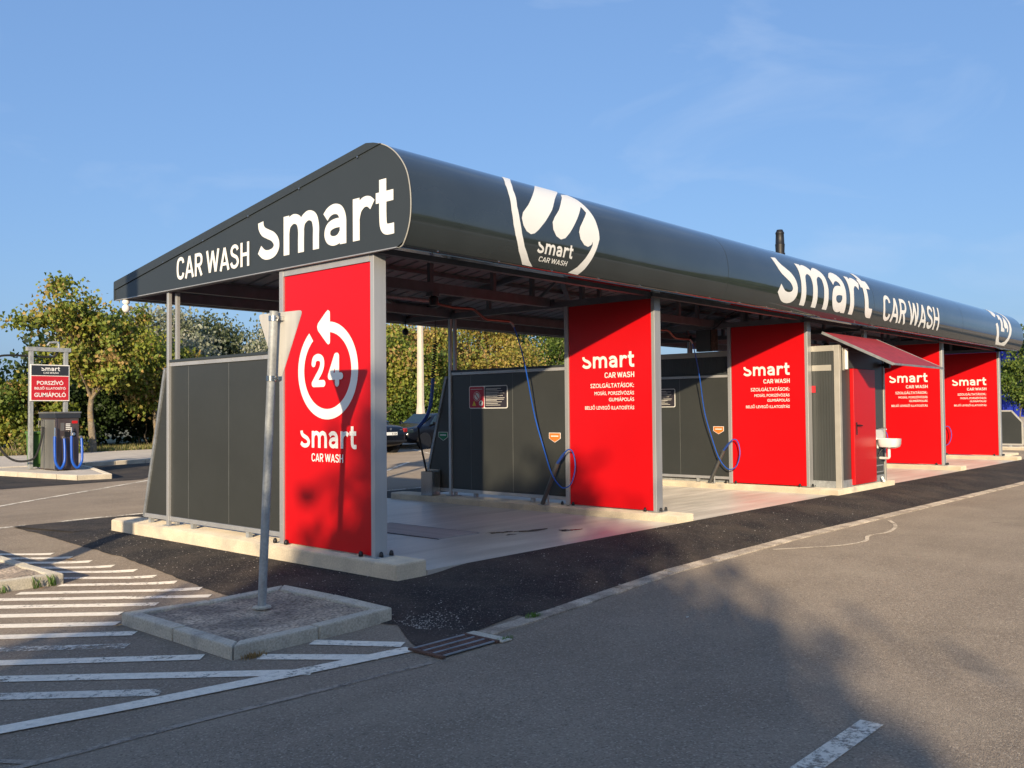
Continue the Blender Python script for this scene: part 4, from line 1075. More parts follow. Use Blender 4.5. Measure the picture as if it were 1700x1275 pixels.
MB().tube(catmull([(vx0-.05, 17.95, 1.22), (vx0-.07, 17.93, 1.0), (vx0-.14, 18.0, .6), (3.75, 18.15, .38), (3.45, 18.35, .35), (3.2, 18.5, .55), (3.02, 18.6, 1.0), (2.93, 18.62, 1.8), (2.95, 18.6, 2.75), (3.05, 18.6, 2.98), (3.3, 18.58, 3.07), (4.3, 18.55, 3.06), (4.48, 18.55, 3.1), (4.52, 18.55, 3.22)], 6), .028, 8).build('black_hose', 'rubber', VS, smooth=True)
MB().tube([(vx0-.02, 18.02, 1.2), (vx0-.12, 18.02, 1.2), (vx0-.12, 18.02, 1.38), (vx0-.02, 18.02, 1.38)], .012, 8).build('holder_bow', 'steel', VS, smooth=True)
GT = thing('vacuum_sign', (4.3, 18.5, .12), 'red and dark hanging sign on a galvanised frame behind the vacuum machine', 'sign')
for X in (3.84, 4.72): bx('post', 'galv', GT, (X-.05, 18.45, .12), (X+.05, 18.55, 3.20), .006)
bx('cross_beam', 'galv', GT, (3.72, 18.44, 3.20), (4.84, 18.56, 3.31), .006)
MB().tube([(4.25, 18.5, 3.36), (4.30, 18.5, 3.44), (4.50, 18.5, 3.46), (4.54, 18.5, 3.40), (4.54, 18.5, 3.22)], .03, 8).build('hose_bow', 'galv', GT, smooth=True)
bd = bx('board', 'white', GT, (3.79, 18.40, 1.89), (4.78, 18.44, 2.85))
bx('dark_field', 'vac_dark', bd, (3.815, 18.393, 2.565), (4.755, 18.399, 2.825)); bx('red_field', 'vac_red', bd, (3.815, 18.393, 1.915), (4.755, 18.399, 2.545))
fm = lambda u, v, d: (u, 18.391-d, v)
lay('logo_lettering', fit(logo_word(), 4.06, 4.53, 2.685, 2.77)+fit(caps_word(), 4.11, 4.49, 2.61, 2.655), fm, 'white', bd)
for body, a, b, z, h in (('PORSZÍVÓ', 3.95, 4.62, 2.32, .10), ('BELSŐ ILLATOSÍTÓ', 3.89, 4.68, 2.195, .06), ('GUMIÁPOLÓ', 3.885, 4.685, 2.00, .11)):
    lay('sign_lettering', fit(type_text(body, .02), a, b, z, z+h), fm, 'white', bd)
BN = thing('green_bin', (3.95, 18.45, .12), 'green litter bin half hidden behind the vacuum machine', 'bin')
MB().prism([(3.94, .16), (4.2, .16), (4.24, 1.02), (3.90, 1.02)], lambda u, v, d: (u, d, v), 18.58, 18.98).build('body', 'bin_green', BN, bevel=.02)
bx('lid', 'bin_green', BN, (3.88, 18.54, 1.022), (4.28, 19.02, 1.09), .02)
for y in (18.64, 18.92): MB().lathe([(.07, -.02), (.075, 0), (.07, .02)], (4.2, y, .195), 12, 'y').build('wheel', 'rubber', BN, smooth=True)

# ------------------------------------------------------------------ parked cars
def car(loc, yaw, label, style):
    root = thing('parked_car', loc, label, 'car', 'dark cars parked behind the wash')
    # body in car space: x forward, y left, z up; turned and moved when laid
    cy, sy = math.cos(yaw), math.sin(yaw); L0 = Vector(loc)
    def T(p): return (L0.x+p[0]*cy-p[1]*sy, L0.y+p[0]*sy+p[1]*cy, L0.z+p[2])
    # side line: station x, sill z, shoulder z, roof z, half width sill, half width shoulder, half width roof
    ST = [(-2.22, .42, .72, .78, .66, .68, .55), (-2.12, .30, .84, .92, .78, .80, .66), (-1.75, .24, .92, 1.02, .84, .87, .70), (-1.35, .22, .95, 1.18, .86, .89, .64), (-.75, .20, .95, 1.43, .87, .90, .58),
          (0, .20, .95, 1.475, .87, .90, .59), (.45, .20, .94, 1.42, .87, .90, .59), (1.05, .21, .93, 1.06, .87, .89, .66), (1.25, .21, .92, .99, .86, .88, .70), (1.75, .24, .83, .90, .83, .85, .66), (2.05, .28, .70, .80, .76, .77, .58), (2.20, .40, .60, .66, .60, .62, .50)]
    if style == 'saloon':
        ST[1] = (-2.12, .30, .90, 1.0, .78, .80, .68); ST[2] = (-1.75, .24, .95, 1.05, .84, .87, .70); ST[3] = (-1.45, .22, .96, 1.09, .86, .89, .66)
    rows = []
    for (x, zs, zb, zr, ws, wb_, wr) in ST:
        half = [(0, zs), (ws*.96, zs), (ws+.02, (zs+zb)*.45), (wb_, zb*.86+zs*.14), (wb_*.985, zb), (wr*1.02, zb+(zr-zb)*.82), (wr*.72, zr), (0, zr+.012)]
        rows.append([(x, y, z) for y, z in half]+[(x, -y, z) for y, z in reversed(half[1:-1])])
    m = MB(); n = len(rows[0])
    vs = [T(p) for r_ in rows for p in r_]
    fs = [(i*n+j, i*n+(j+1) % n, (i+1)*n+(j+1) % n, (i+1)*n+j) for i in range(len(rows)-1) for j in range(n)]
    fs += [tuple(range(n-1, -1, -1)), tuple((len(rows)-1)*n+j for j in range(n))]
    m.add(vs, fs); body = m.build('body', 'car_paint', root, smooth=True, subd=2)
    for s_ in (-1, 1):
        def win(pts, nm):
            MB().prism(pts, lambda u, v, d: T((u, s_*(d+(.905-(v-.95)*.60)), v)), -.03, .012).build(nm, 'car_glass', root, bevel=.004)
        win([(.98, .99), (.46, 1.345), (.02, 1.385), (.02, .99)], 'side_window')
        win([(-.05, .99), (-.05, 1.385), (-.68, 1.35), (-1.05 if style != 'saloon' else -1.0, 1.10), (-.95, .99)], 'side_window')
        bxp = [(.92, s_*.93, .98), (.78, s_*1.05, 1.09)]
        m = MB(); m.box((.78, min(s_*.92, s_*1.08), .98), (.90, max(s_*.92, s_*1.08), 1.10)); m.v = [T(p) for p in m.v]; m.build('mirror', 'car_paint', root, bevel=.03, seg=3)
        m = MB(); m.box((1.86, min(s_*.52, s_*.82), .66), (2.10, max(s_*.52, s_*.82), .80)); m.v = [T(p) for p in m.v]; m.build('headlight', 'car_glass', root, bevel=.03, seg=3)
        m = MB(); m.box((-2.20, min(s_*.64, s_*.82), .77), (-2.02, max(s_*.64, s_*.82), .92)); m.v = [T(p) for p in m.v]; m.build('tail_light', 'tail_red', root, bevel=.03, seg=3)
        m = MB(); m.box((.62, min(s_*.885, s_*.925), .86), (.80, max(s_*.885, s_*.925), .885)); m.v = [T(p) for p in m.v]; m.build('door_handle', 'car_paint', root, bevel=.008)
    m = MB(); m.add([T(p) for p in [(1.06, .60, 1.03), (1.06, -.60, 1.03), (.53, -.53, 1.395), (.53, .53, 1.395), (1.09, .60, 1.05), (1.09, -.60, 1.05), (.555, -.53, 1.42), (.555, .53, 1.42)]],
          [(0, 1, 2, 3), (4, 7, 6, 5), (0, 4, 5, 1), (1, 5, 6, 2), (2, 6, 7, 3), (3, 7, 4, 0)]); m.build('windscreen', 'car_glass', root)
    x0, x1, z0_ = (-1.42, -.82, 1.12) if style == 'saloon' else (-1.55, -.88, 1.10)
    m = MB(); m.add([T(p) for p in [(x0, .60, z0_), (x0, -.60, z0_), (x1, -.53, 1.40), (x1, .53, 1.40), (x0-.02, .60, z0_+.025), (x0-.02, -.60, z0_+.025), (x1-.02, -.53, 1.43), (x1-.02, .53, 1.43)]],
          [(0, 1, 2, 3), (4, 7, 6, 5), (0, 4, 5, 1), (1, 5, 6, 2), (2, 6, 7, 3), (3, 7, 4, 0)]); m.build('rear_window', 'car_glass', root)
    m = MB(); m.box((-2.275, -.26, .68), (-2.235, .26, .79)); m.v = [T(p) for p in m.v]; pl = m.build('number_plate', 'white', root)
    if style == 'saloon':
        lay('plate_lettering', fit(type_text('E 15A', .02), .02, .23, .70, .77), lambda u, v, d: T((-2.279-d, -u, v)), 'black', pl)
        lay('badge', poly_shape([(.05*math.cos(R(t)), .90+.05*math.sin(R(t))) for t in range(0, 360, 20)]), lambda u, v, d: T((-2.215-d, -u, v)), 'steel', root)
        lay('badge', ribbon([(.42, .87), (.56, .87)], .03, False), lambda u, v, d: T((-2.21-d, -u, v)), 'steel', root)
    m = MB(); m.box((-2.25, -.74, .42), (-2.19, .74, .50)); m.v = [T(p) for p in m.v]; m.build('bumper_strip', 'black', root, bevel=.01)
    for x in (-1.32, 1.32):
        for s_ in (-1, 1):
            c = (x, s_*.80, .315)
            tyre = MB().lathe([(.20, -.11), (.29, -.11), (.315, -.08), (.315, .08), (.29, .11), (.20, .11)], c, 28, 'y'); tyre.v = [T(p) for p in tyre.v]
            w = tyre.build('wheel', 'rubber', root, smooth=True)
            rm = MB().lathe([(.205, 0), (.205, s_*.06), (.19, s_*.095), (.17, s_*.05)], c, 28, 'y')
            for k in range(5):
                a = 2*math.pi*k/5+.3
                for da in (-.14, .14):
                    rm.bar((c[0]+.04*math.cos(a), c[1]+s_*.10, c[2]+.04*math.sin(a)), (c[0]+.195*math.cos(a+da), c[1]+s_*.10, c[2]+.195*math.sin(a+da)), .028, .02, (0, 1, 0))
            rm.lathe([(.05, s_*.09), (.05, s_*.115)], c, 12, 'y')
            rm.v = [T(p) for p in rm.v]; rm.build('rim', 'rim', w)
            ar = MB().lathe([(.345, s_*-.02), (.35, s_*.118), (.335, s_*.12)], c, 28, 'y'); ar.v = [T(p) for p in ar.v]; ar.build('wheel_arch', 'black', root)
    return root
car((16.0, 20.55, 0), R(90), 'black saloon with its boot and number plate towards the wash', 'saloon')
car((21.05, 21.55, 0), R(182), 'dark blue car seen side on, nose behind the black saloon', 'hatch')

# concrete lamp post behind the wash
lpst = thing('concrete_lamp_post', (22.75, 24.1, .12), 'pale tapered concrete lamp post at the hedge', 'lamp post')
m = MB()
for z, r_ in ((.12, .25), (1.2, .235), (1.9, .17), (9, .11)):
    m.add([(22.75+r_*math.cos(R(a)), 24.1+r_*math.sin(R(a)), z) for a in range(22, 382, 45)], [])
m.f = [(i*8+j, i*8+(j+1) % 8, (i+1)*8+(j+1) % 8, (i+1)*8+j) for i in range(3) for j in range(8)]+[tuple(range(24, 32))]
m.build('shaft', 'pole_concrete', lpst)
MB().tube([(22.75, 24.1, 8.9), (22.75, 23.6, 9.3), (22.75, 22.6, 9.4)], .05, 8).build('arm', 'galv', lpst, smooth=True)
bx('lantern', 'galv', lpst, (22.6, 22.0, 9.34), (22.9, 22.6, 9.46), .03)

# ------------------------------------------------------------------ trees and shrubs
PAL = {
 'maple': [(.25, .28, .04), (.32, .31, .05), (.18, .22, .035), (.38, .31, .07), (.44, .29, .10), (.28, .32, .05), (.22, .27, .04), (.13, .18, .03)],
 'gold': [(.36, .30, .06), (.42, .31, .08), (.28, .28, .05), (.44, .28, .10), (.20, .23, .04), (.38, .25, .08)],
 'green': [(.085, .14, .024), (.12, .185, .03), (.15, .21, .034), (.06, .105, .02), (.19, .24, .042)],
 'olive': [(.30, .32, .22), (.38, .39, .29), (.24, .27, .16), (.46, .46, .37), (.17, .20, .11)],
 'sage': [(.12, .15, .07), (.16, .19, .09), (.09, .12, .05), (.20, .22, .12)],
 'dark': [(.028, .05, .013), (.04, .07, .016), (.055, .09, .02), (.022, .038, .012)],
 'shrub': [(.19, .22, .035), (.25, .25, .05), (.12, .16, .03), (.34, .27, .10)],
}
def leaves_mesh(name, pts, size, pal, rs, m='leaf', shift=None, lobes=False):
    n = len(pts)
    a = rs.normal(size=(n, 3)); a[:, 2] = np.abs(a[:, 2])*.6+a[:, 2]*.4; a /= np.linalg.norm(a, axis=1)[:, None]+1e-9
    t = rs.normal(size=(n, 3)); t -= a*(t*a).sum(1)[:, None]; t /= np.linalg.norm(t, axis=1)[:, None]+1e-9
    b = np.cross(a, t); s = size*rs.uniform(.6, 1.3, n)[:, None]
    bend = a*s*.22
    v = np.stack([pts-t*s*.55, pts-b*s*.42+bend, pts+t*s*.6, pts+b*s*.42+bend], 1).reshape(-1, 3)
    f = np.arange(4*n).reshape(-1, 4)
    me = bpy.data.meshes.new(name)
    me.vertices.add(4*n); me.vertices.foreach_set('co', v.ravel())
    me.loops.add(4*n); me.loops.foreach_set('vertex_index', f.ravel())
    me.polygons.add(n); me.polygons.foreach_set('loop_start', np.arange(n)*4); me.polygons.foreach_set('loop_total', np.full(n, 4))
    me.update(calc_edges=True)
    P_ = np.array(pal); idx = rs.integers(0, len(P_), n)
    if shift is not None: idx = np.where(rs.uniform(size=n) < .55, shift % len(P_), idx)
    c = P_[idx]*rs.uniform(.75, 1.25, (n, 1))
    c4 = np.concatenate([c, np.ones((n, 1))], 1).repeat(4, 0)
    at = me.color_attributes.new('leafcol', 'FLOAT_COLOR', 'POINT'); at.data.foreach_set('color', c4.ravel().astype(np.float32))
    me.materials.append(MATS[m]); return me
def tree(name, base, h, r, trunk_h, label, cat, pal, seed, n=9000, size=.16, tr=.10, group=None, clumps=60, top=1.0, sig=.30, lean=(0, 0), shell=.35, squash=1.0, stems=1, lobes=None):
    rs = np.random.default_rng(seed); base = Vector(base)
    root = thing(name, base, label, cat, group)
    cz = trunk_h+(h-trunk_h)*.5; rz = (h-trunk_h)*.5
    tips = []
    if lobes:
        vol = np.array([l[3]*l[3]*l[4] for l in lobes])**.75; cnt = np.maximum(3, (clumps*vol/vol.sum()).round().astype(int))
        for (lx, ly, lz, lr, lh), c_ in zip(lobes, cnt):
            for _ in range(c_):
                d = rs.normal(size=3); d /= np.linalg.norm(d); k = rs.uniform(.15, 1)**.5
                tips.append((lx+d[0]*lr*k, ly+d[1]*lr*k, lz+d[2]*lh*k))
        clumps = len(tips)
    while len(tips) < clumps:
        d = rs.normal(size=3); d /= np.linalg.norm(d); k = rs.uniform(shell, 1)**.6
        # uneven outline: each direction has its own reach
        reach = .72+.28*math.sin(3.1*d[0]+seed)+.18*math.sin(4.3*d[1]+2*seed+2.2*d[2])
        reach = max(.45, min(1.12, reach))
        p = np.array([d[0]*r*k*reach, d[1]*r*k*reach*squash, d[2]*rz*k*min(1.0, reach+.12)])
        w = 1-.35*max(0, (p[2]/rz))*top
        tips.append((p[0]*w+lean[0]*(p[2]/rz+1), p[1]*w+lean[1]*(p[2]/rz+1), cz+p[2]))
    tips = np.array(tips)
    m = MB()
    for k in range(stems):
        off = Vector((rs.uniform(-.3, .3), rs.uniform(-.3, .3), 0)) if stems > 1 else Vector((0, 0, 0))
        pts = [base+off+Vector((0, 0, -.1))]; z = 0
        for i in range(1, 7):
            t = i/6; pts.append(base+off*(1+t)+Vector((rs.normal()*.05*h/6+lean[0]*t, rs.normal()*.05*h/6+lean[1]*t, trunk_h*1.0*t+(h*.42)*t*t)))
        m.tube(catmull(pts, 3), [tr*(1.25-.25*min(1, i/3))*(1-.72*i/18) for i in range(19)], 9)
        ctr = pts
    br = tips[rs.permutation(len(tips))[:max(6, min(22, clumps//3))]]
    for p in br:
        zt = [c_.z-base.z for c_ in ctr]; want = trunk_h*.92+max(0, p[2]-trunk_h)*rs.uniform(.15, .55)
        s0 = next((i_ for i_ in range(6) if zt[i_+1] >= want), 5); s0 = min(5.9, s0+max(0, min(.99, (want-zt[s0])/max(.01, zt[s0+1]-zt[s0])))); i0 = int(min(5, s0)); q0 = ctr[i0].lerp(ctr[min(6, i0+1)], s0-i0)
        q1 = base+Vector(p); mid = q0.lerp(q1, .5)+Vector((rs.normal()*.1, rs.normal()*.1, .1+rs.normal()*.1))
        m.tube(catmull([q0, mid, q1], 3), [tr*.34*(1-.8*i/6) for i in range(7)], 5)
    m.build('trunk', 'bark', root, smooth=True)
    per = rs.multinomial(n, rs.dirichlet(np.full(clumps, 4.0)))
    P_ = []; sh_ = []
    for tip, k in zip(tips, per):
        s = sig*r*rs.uniform(.55, 1.1)*.5
        q = rs.normal(size=(k, 3))*np.array([s, s, s*.75])+tip
        P_.append(q); sh_.append(np.full(k, rs.integers(0, 99)))
    P_ = np.concatenate(P_); sh_ = np.concatenate(sh_)
    P_[:, 2] = np.maximum(P_[:, 2], .03)
    me = leaves_mesh('crown', P_, size, PAL[pal], rs, shift=sh_)
    o = bpy.data.objects.new('crown', me); link(o, root, base)
    return root
GR1 = 'trees along the verge behind the wash'
tree('maple_tree', (9.26, 27.3, .13), 6.7, 2.9, 1.9, 'tall young maple turning yellow brown beside the vacuum station', 'tree', 'maple', 12, 14000, .135, .15, GR1, 120, 1.6, .20,
     lobes=[(-1.05, 0, 6.0, .42, .55), (-.55, .1, 5.3, .75, .55), (-2.15, 0, 4.55, .62, .34), (-1.5, -.2, 4.75, .5, .4), (-.1, 0, 4.3, 1.1, .65), (1.3, .3, 4.9, .9, .7), (1.7, 0, 3.9, 1.2, .8), (-.9, 0, 3.5, 1.1, .6), (.4, -.3, 3.1, 1.3, .6), (2.1, 0, 2.9, .8, .5)])
tree('maple_tree', (12.6, 29.0, .14), 4.5, 2.2, 1.3, 'yellowing maple showing behind the rear posts of the near end', 'tree', 'maple', 23, 14000, .135, .12, GR1, 80, .6, .28)
tree('maple_tree', (28.8, 31.0, .14), 7.4, 4.0, 1.5, 'golden brown maple seen through the first bay left of the lamp post', 'tree', 'gold', 37, 24000, .15, .14, GR1, 52, .3, .30)
tree('maple_tree', (35.8, 32.0, .14), 8.2, 4.5, 1.3, 'golden brown maple above the partition with the notice board', 'tree', 'gold', 41, 30000, .15, .14, GR1, 64, .3, .30)
tree('maple_tree', (25.0, 29.3, .14), 6.2, 3.0, 1.1, 'green maple behind the two parked cars', 'tree', 'maple', 43, 19000, .15, .12, GR1, 50, .3, .30)
tree('maple_tree', (42.4, 32.5, .14), 8.2, 3.9, 1.2, 'deep green tree at the right end of the hedge line', 'tree', 'green', 47, 18000, .16, .12, GR1, 55, .4, .32)
GR2 = 'silver leaved shrubs behind the maples'
tree('silver_tree', (15.0, 32.2, .2), 6.5, 2.5, .7, 'tall silver leaved tree behind the rear posts', 'tree', 'olive', 53, 14000, .14, .10, GR2, 60, .6, .40, stems=2)
tree('silver_tree', (20.0, 31.4, .2), 5.7, 2.6, .5, 'rounded silver leaved tree left of the tilted sign', 'tree', 'olive', 59, 16000, .14, .10, GR2, 60, .5, .40, stems=2)
tree('silver_tree', (18.0, 34.5, .2), 6.6, 2.8, .9, 'dull green tree between the two silver trees', 'tree', 'sage', 61, 12000, .15, .10, GR2, 55, .5, .40, stems=2)
tree('silver_tree', (22.6, 34.5, .2), 7.0, 2.8, .9, 'dull green tree right behind the tilted sign', 'tree', 'sage', 63, 12000, .15, .10, GR2, 55, .5, .40, stems=2)
tree('silver_tree', (12.1, 33.4, .2), 6.0, 2.3, .9, 'feathery olive green tree behind the tall maple', 'tree', 'olive', 67, 9000, .14, .10, GR2, 50, .8, .38, stems=2)
tree('silver_tree', (46.5, 34.0, .2), 7.2, 3.0, .8, 'grey green tree at the far right of the hedge', 'tree', 'olive', 71, 6000, .18, .10, GR2, 50, .6, .40, stems=2)
GR3 = 'green bushes under the trees'
for i, (x, y, h, r, pal, lb) in enumerate(((5.6, 31.0, 4.1, 2.1, 'green', 'rounded green bush at the left end of the hedge'), (2.4, 33.0, 4.0, 2.3, 'green', 'green bush running out of the frame on the left'),
      (7.9, 30.2, 3.2, 1.9, 'maple', 'yellow green bush behind the black vacuum hose'), (10.8, 31.0, 3.6, 2.1, 'dark', 'dark green bush behind the maple trunk'),
      (13.6, 31.6, 3.4, 2.2, 'dark', 'dark green bush left of the near partition'), (17.2, 31.2, 4.0, 2.2, 'green', 'green bush above the near partition wall'),
      (22.0, 31.2, 4.6, 2.3, 'green', 'fresh green bush just left of the near red panel'), (26.4, 28.6, 3.4, 2.2, 'green', 'leafy green bush behind the black saloon'),
      (30.6, 29.6, 3.2, 2.2, 'green', 'leafy green bush behind the blue car'), (34.0, 30.4, 3.6, 2.4, 'maple', 'olive green bush below the golden maples'), (39.0, 31.4, 4.4, 2.6, 'green', 'broad green bush right of the golden maples'))):
    tree('hedge_bush', (x, y, .13), h, r, .15, lb, 'bush', pal, 100+i*3, 9000, .14, .05, GR3, 42, .2, .33, stems=3)
tree('low_shrub', (6.9, 26.9, .13), .95, .75, .05, 'low yellow green shrub left of the vacuum sign post', 'shrub', 'shrub', 201, 900, .10, .02, None, 24, .2, .5, stems=3)
tree('low_shrub', (8.35, 26.6, .13), .75, .55, .05, 'small yellow green shrub between vacuum machine and maple trunk', 'shrub', 'shrub', 202, 700, .09, .02, None, 20, .2, .5, stems=3)
# dense thicket behind everything: one mass
rs = np.random.default_rng(9); n = 42000
tx = rs.uniform(-22, 62, n); hh = 3.6+.9*np.sin(tx*.7)+.7*np.sin(tx*1.9+1); hh = np.where(tx < 6, hh*.78, hh)
tz = hh*rs.uniform(0, 1, n)**.8; ty = 20.3+.15*(tx-6)+13.5+rs.normal(size=n)*.9+np.sin(tx*1.3)*.6-(1-tz/4.5)*.8
me = leaves_mesh('thicket', np.stack([tx, ty, tz+.15], 1), .24, PAL['dark'], rs)
o = bpy.data.objects.new('thicket', me); link(o); tag(o, 'dark thicket closing the view behind the verge trees', 'thicket', kind='stuff')
# grass of the verge
rs = np.random.default_rng(19); n = 26000
gx = rs.uniform(0, 34, n); gy = 20.3+.15*(gx-6)+6.45+rs.uniform(0, 1, n)**1.4*5
t_ = rs.uniform(0, 2*np.pi, n); hgt = rs.uniform(.05, .20, n); w = .02
b0 = np.stack([gx-np.cos(t_)*w, gy-np.sin(t_)*w, np.full(n, .13)], 1); b1 = np.stack([gx+np.cos(t_)*w, gy+np.sin(t_)*w, np.full(n, .13)], 1)
b2 = np.stack([gx+rs.normal(size=n)*.05, gy+rs.normal(size=n)*.05, .13+hgt], 1)
v = np.stack([b0, b1, b2], 1).reshape(-1, 3); me = bpy.data.meshes.new('verge_grass')
me.vertices.add(3*n); me.vertices.foreach_set('co', v.ravel()); me.loops.add(3*n); me.loops.foreach_set('vertex_index', np.arange(3*n))
me.polygons.add(n); me.polygons.foreach_set('loop_start', np.arange(n)*3); me.polygons.foreach_set('loop_total', np.full(n, 3)); me.update(calc_edges=True)
pg = np.array([(.22, .21, .06), (.30, .25, .10), (.13, .17, .035), (.36, .30, .14)])[rs.integers(0, 4, n)]*rs.uniform(.8, 1.2, (n, 1))
at = me.color_attributes.new('leafcol', 'FLOAT_COLOR', 'POINT'); at.data.foreach_set('color', np.concatenate([pg, np.ones((n, 1))], 1).repeat(3, 0).ravel().astype(np.float32))
me.materials.append(MATS['grass_leaf']); o = bpy.data.objects.new('verge_grass', me); link(o); tag(o, 'dry yellow green grass on the verge', 'grass', kind='stuff')

# trees and lamp behind the photographer whose shadows fall on the road
tree('roadside_tree', (-20.5, -14.85, -.1), 7.7, 2.75, 2.6, 'broad tree across the road casting the long shadow', 'tree', 'maple', 301, 6000, .24, .16, 'trees across the road', 60, .5, .36)
tree('roadside_tree', (-14.5, -10.35, -.1), 4.5, 2.4, 1.6, 'second tree across the road behind the photographer', 'tree', 'green', 307, 4200, .25, .16, 'trees across the road', 55, .5, .36)
rs = np.random.default_rng(29); n = 18000  # unseen wood, added to block low sky light and mirror in the fascia
th = rs.uniform(R(150), R(346), n); rad = 44+rs.normal(size=n)*2+3*np.sin(th*9)
hh = 4.6+.8*np.sin(th*31)+.7*np.sin(th*17+1); tz = hh*rs.uniform(0, 1, n)**.8
me = leaves_mesh('sky_dimming_wood', np.stack([-3+rad*np.cos(th), -2+rad*np.sin(th), tz], 1), .62, PAL['green'], rs)
o = bpy.data.objects.new('sky_dimming_wood', me); link(o); tag(o, 'low wood bordering the road on the photographer\'s side', 'wood', kind='stuff')
pl_ = thing('roadside_mast', (-6.3, .54, 0), 'tall square mast left of the hatched island', 'mast')
bx('shaft', 'galv_dull', pl_, (-6.395, .445, -.1), (-6.205, .635, 8.5), .01); bx('base_plate', 'galv_dull', pl_, (-6.55, .29, -.1), (-6.05, .79, -.07))

# ------------------------------------------------------------------ far right: blue hall, tree, fence, low partition
BH = thing('blue_hall', (72, 16, 0), 'big blue ribbed metal hall far right behind the end of the roof', 'building')
m = MB(); pr = []; y = 3.0
while y < 30: pr += [(y, 0), (y+.5, 0), (y+.6, -.18), (y+1.1, -.18), (y+1.2, 0)]; y += 1.2
n = len(pr); m.add([(60+d, yy, z) for z in (.0, 5.5) for yy, d in pr], [(i, i+1, n+i+1, n+i) for i in range(n-1)]); m.build('ribbed_front', 'blue_wall', BH)
bx('hall_block', 'blue_wall', BH, (60.05, 3, 0), (84, 30.4, 5.45)); bx('roof_edge', 'blue_wall', BH, (59.7, 2.8, 5.5), (84.2, 30.6, 5.65))
bx('base_band', 'sidewalk', BH, (59.7, 3, 0), (59.8, 30, .9))
tree('young_tree', (40, 3.45, 0), 3.9, 1.15, 1.25, 'small round green tree in front of the blue hall', 'tree', 'green', 401, 4500, .11, .05, None, 45, .4, .42)
tree('young_tree', (58, 6.95, 0), 6.5, 1.6, 1.6, 'slim tree showing above the far end of the roof', 'tree', 'green', 405, 3500, .16, .06, None, 40, .6, .42)
BF = thing('blue_rail_fence', (44, 4, 0), 'blue railing with pale post before the blue hall', 'fence')
for z in (.5, 1.0, 1.5, 2.0): bx('rail', 'blue_wall', BF, (43.97, 3.3, z), (44.03, 7.6, z+.09))
for y in np.arange(3.3, 7.7, .43): bx('bar', 'blue_wall', BF, (43.98, y-.02, .1), (44.02, y+.02, 2.05))
bx('post', 'white', BF, (43.9, 3.85, 0), (44.0, 3.95, 2.3))
LP = thing('low_partition', (30, 2.0, .1), 'low grey cut corner partition beyond the far end of the wash', 'partition')
MB().prism([(1.17, .22), (3.4, .22), (3.4, 1.34), (1.50, 1.34), (1.17, .95)], lambda u, v, d: (d, u, v), 30, 30.05).build('panel', 'anthracite', LP)
for p, q in (((1.155, .18), (1.155, .96)), ((1.155, .96), (1.49, 1.36)), ((1.49, 1.36), (3.4, 1.36)), ((1.155, .18), (3.4, .18))):
    MB().bar((30.02, *p), (30.02, *q), .06, .05).build('frame_rail', 'cabin_frame', LP)
for y in (1.5, 3.0): bx('foot', 'galv', LP, (30.0, y, .02), (30.06, y+.08, .16))
o = bx('far_plinth', 'concrete', None, (29.6, .9, -.1), (30.5, 4.0, .1), .02, at=(29.6, .9, 0)); tag(o, kind='structure')
o = bx('far_plinth', 'concrete', None, (23.6, .5, -.1), (26.5, 5.3, .06), .02, at=(23.6, .5, 0)); tag(o, kind='structure')

# ------------------------------------------------------------------ small litter
rs = random.Random(77)
ico = [(0, 0, 1), (.9, 0, .3), (.2, .85, .35), (-.8, .5, .3), (-.75, -.5, .35), (.3, -.85, .3), (0, 0, -.3)]
icf = [(0, 1, 2), (0, 2, 3), (0, 3, 4), (0, 4, 5), (0, 5, 1), (6, 2, 1), (6, 3, 2), (6, 4, 3), (6, 5, 4), (6, 1, 5)]
m = MB()
def peb(x, y, z, s): a = rs.uniform(0, 6.28); c, q = math.cos(a), math.sin(a); m.add([(x+(p[0]*c-p[1]*q)*s, y+(p[0]*q+p[1]*c)*s*.8, z+p[2]*s*.6) for p in ico], icf)
for k in range(260):
    x = -.95+abs(rs.gauss(0, .28)); y = -1.55+rs.gauss(0, .14)
    peb(x, y, (apron_z(x, y) if x > -.11 else G(x, y))+.007, rs.uniform(.004, .011))
for k in range(520):
    x = rs.uniform(-.9, 9); k_ = interp(x, KERB_Y); t = rs.uniform(0, 1); y = k_+(-.5-k_)*t
    peb(x, y, apron_z(x, y)+.006, rs.uniform(.003, .009)*(2.0 if rs.random() < .05 else 1))
for k in range(220):
    y = rs.uniform(-.4, 5); x = rs.uniform(interp(y, LEFT_X), -.12); peb(x, y, G(x, y)+.011, rs.uniform(.004, .011))
for k in range(260):
    x = rs.uniform(-3.5, 6); y = rs.uniform(-5.5, -2.3); peb(x, y, G(x, y)+.001, rs.uniform(.002, .006))
o = m.build('loose_gravel', 'pebble'); tag(o, 'loose pale grit scattered over the asphalt', 'gravel', kind='stuff')
def flake(name, x, y, s, mt, label, cat):
    a = rs.uniform(0, 6.28); pts = []
    for k in range(8): t = 6.283*k/8; r_ = s*(1 if k % 2 else .62); pts.append((x+math.cos(t+a)*r_, y+math.sin(t+a)*r_*.6, G(x, y)+.014+.02*s*10*(.3+.7*(k % 3)/2)))
    o = MB().add(pts+[(x, y, G(x, y)+.010)], [(k, (k+1) % 8, 8) for k in range(8)]).build(name, mt, None, at=(x, y, G(x, y))); tag(o, label, cat)
flake('dry_leaf', -1.27, 3.72, .05, 'dry_leaf', 'curled dry leaf on the hatching near the mast shadow', 'leaf')
flake('dry_leaf', -2.12, 2.27, .04, 'dry_leaf', 'dry yellow leaf against the left island kerb', 'leaf')
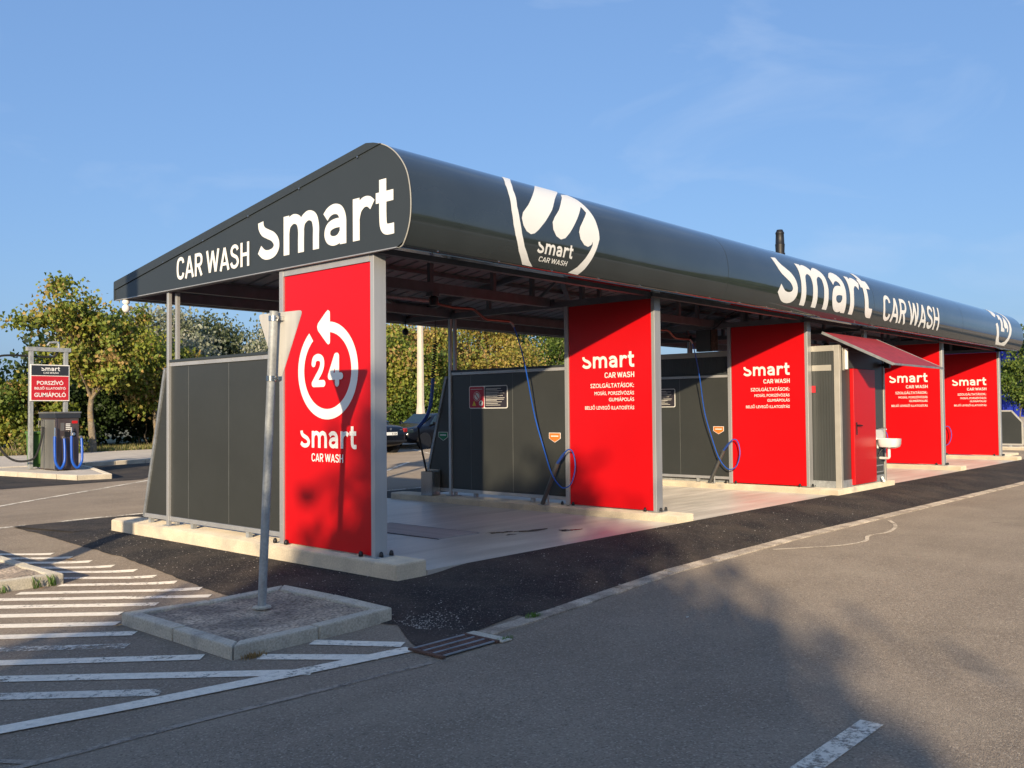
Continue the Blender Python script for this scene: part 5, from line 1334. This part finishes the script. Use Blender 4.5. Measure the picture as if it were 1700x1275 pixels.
flake('dry_leaf', -2.36, .20, .04, 'dry_leaf', 'dry leaf at the left corner of the sign island', 'leaf')
flake('paper_scrap', 2.15, -1.15, .06, 'paper', 'pale scrap of paper on the fresh asphalt before the second panel', 'litter')
flake('paper_scrap', .65, -3.0, .022, 'paper', 'tiny white scrap in the middle of the road', 'litter')
def tuft(x, y, z, n, h, spread, label, mt='grass_leaf', colr=(.10, .19, .03)):
    m = MB()
    for k in range(n):
        a = rs.uniform(0, 6.28); r_ = rs.uniform(0, spread); bx_, by_ = x+math.cos(a)*r_, y+math.sin(a)*r_*.5; w_ = rs.uniform(.002, .004); hh = h*rs.uniform(.4, 1); d = rs.uniform(0, 6.28); ln = rs.uniform(.1, .5)*hh
        m.add([(bx_-w_, by_, z), (bx_+w_, by_+w_, z), (bx_+w_*.6+math.cos(d)*ln*.4, by_+math.sin(d)*ln*.4, z+hh*.6), (bx_+math.cos(d)*ln, by_+math.sin(d)*ln, z+hh)], [(0, 1, 2), (0, 2, 3)])
    o = m.build('grass_tuft', mt, None, at=(x, y, z)); me = o.data
    at = me.color_attributes.new('leafcol', 'FLOAT_COLOR', 'POINT'); nv = len(me.vertices)
    cc = np.tile(np.array([*colr, 1]), (nv, 1)); cc[:, :3] *= np.random.default_rng(3).uniform(.7, 1.4, (nv, 1)); at.data.foreach_set('color', cc.ravel().astype(np.float32))
    tag(o, label, 'grass', 'grass tufts in the kerb joints')
tuft(-.10, -2.07, -.09, 160, .045, .10, 'green grass tuft growing at the start of the flush kerb')
tuft(-.76, -2.36, -.095, 80, .03, .08, 'sparse grass by the right corner of the drain grate')
tuft(-1.99, 2.36, -.10, 26, .13, .04, 'grass blades at the corner joint of the left island')
tuft(-2.13, 2.35, -.10, 26, .13, .05, 'grass blades along the left island kerb')
tuft(-2.42, 2.35, -.10, 20, .09, .06, 'short grass blades further along the left island kerb')
tuft(-2.16, -1.36, -.10, 130, .04, .10, 'dry yellow grass at the front corner of the sign island', colr=(.30, .19, .07))
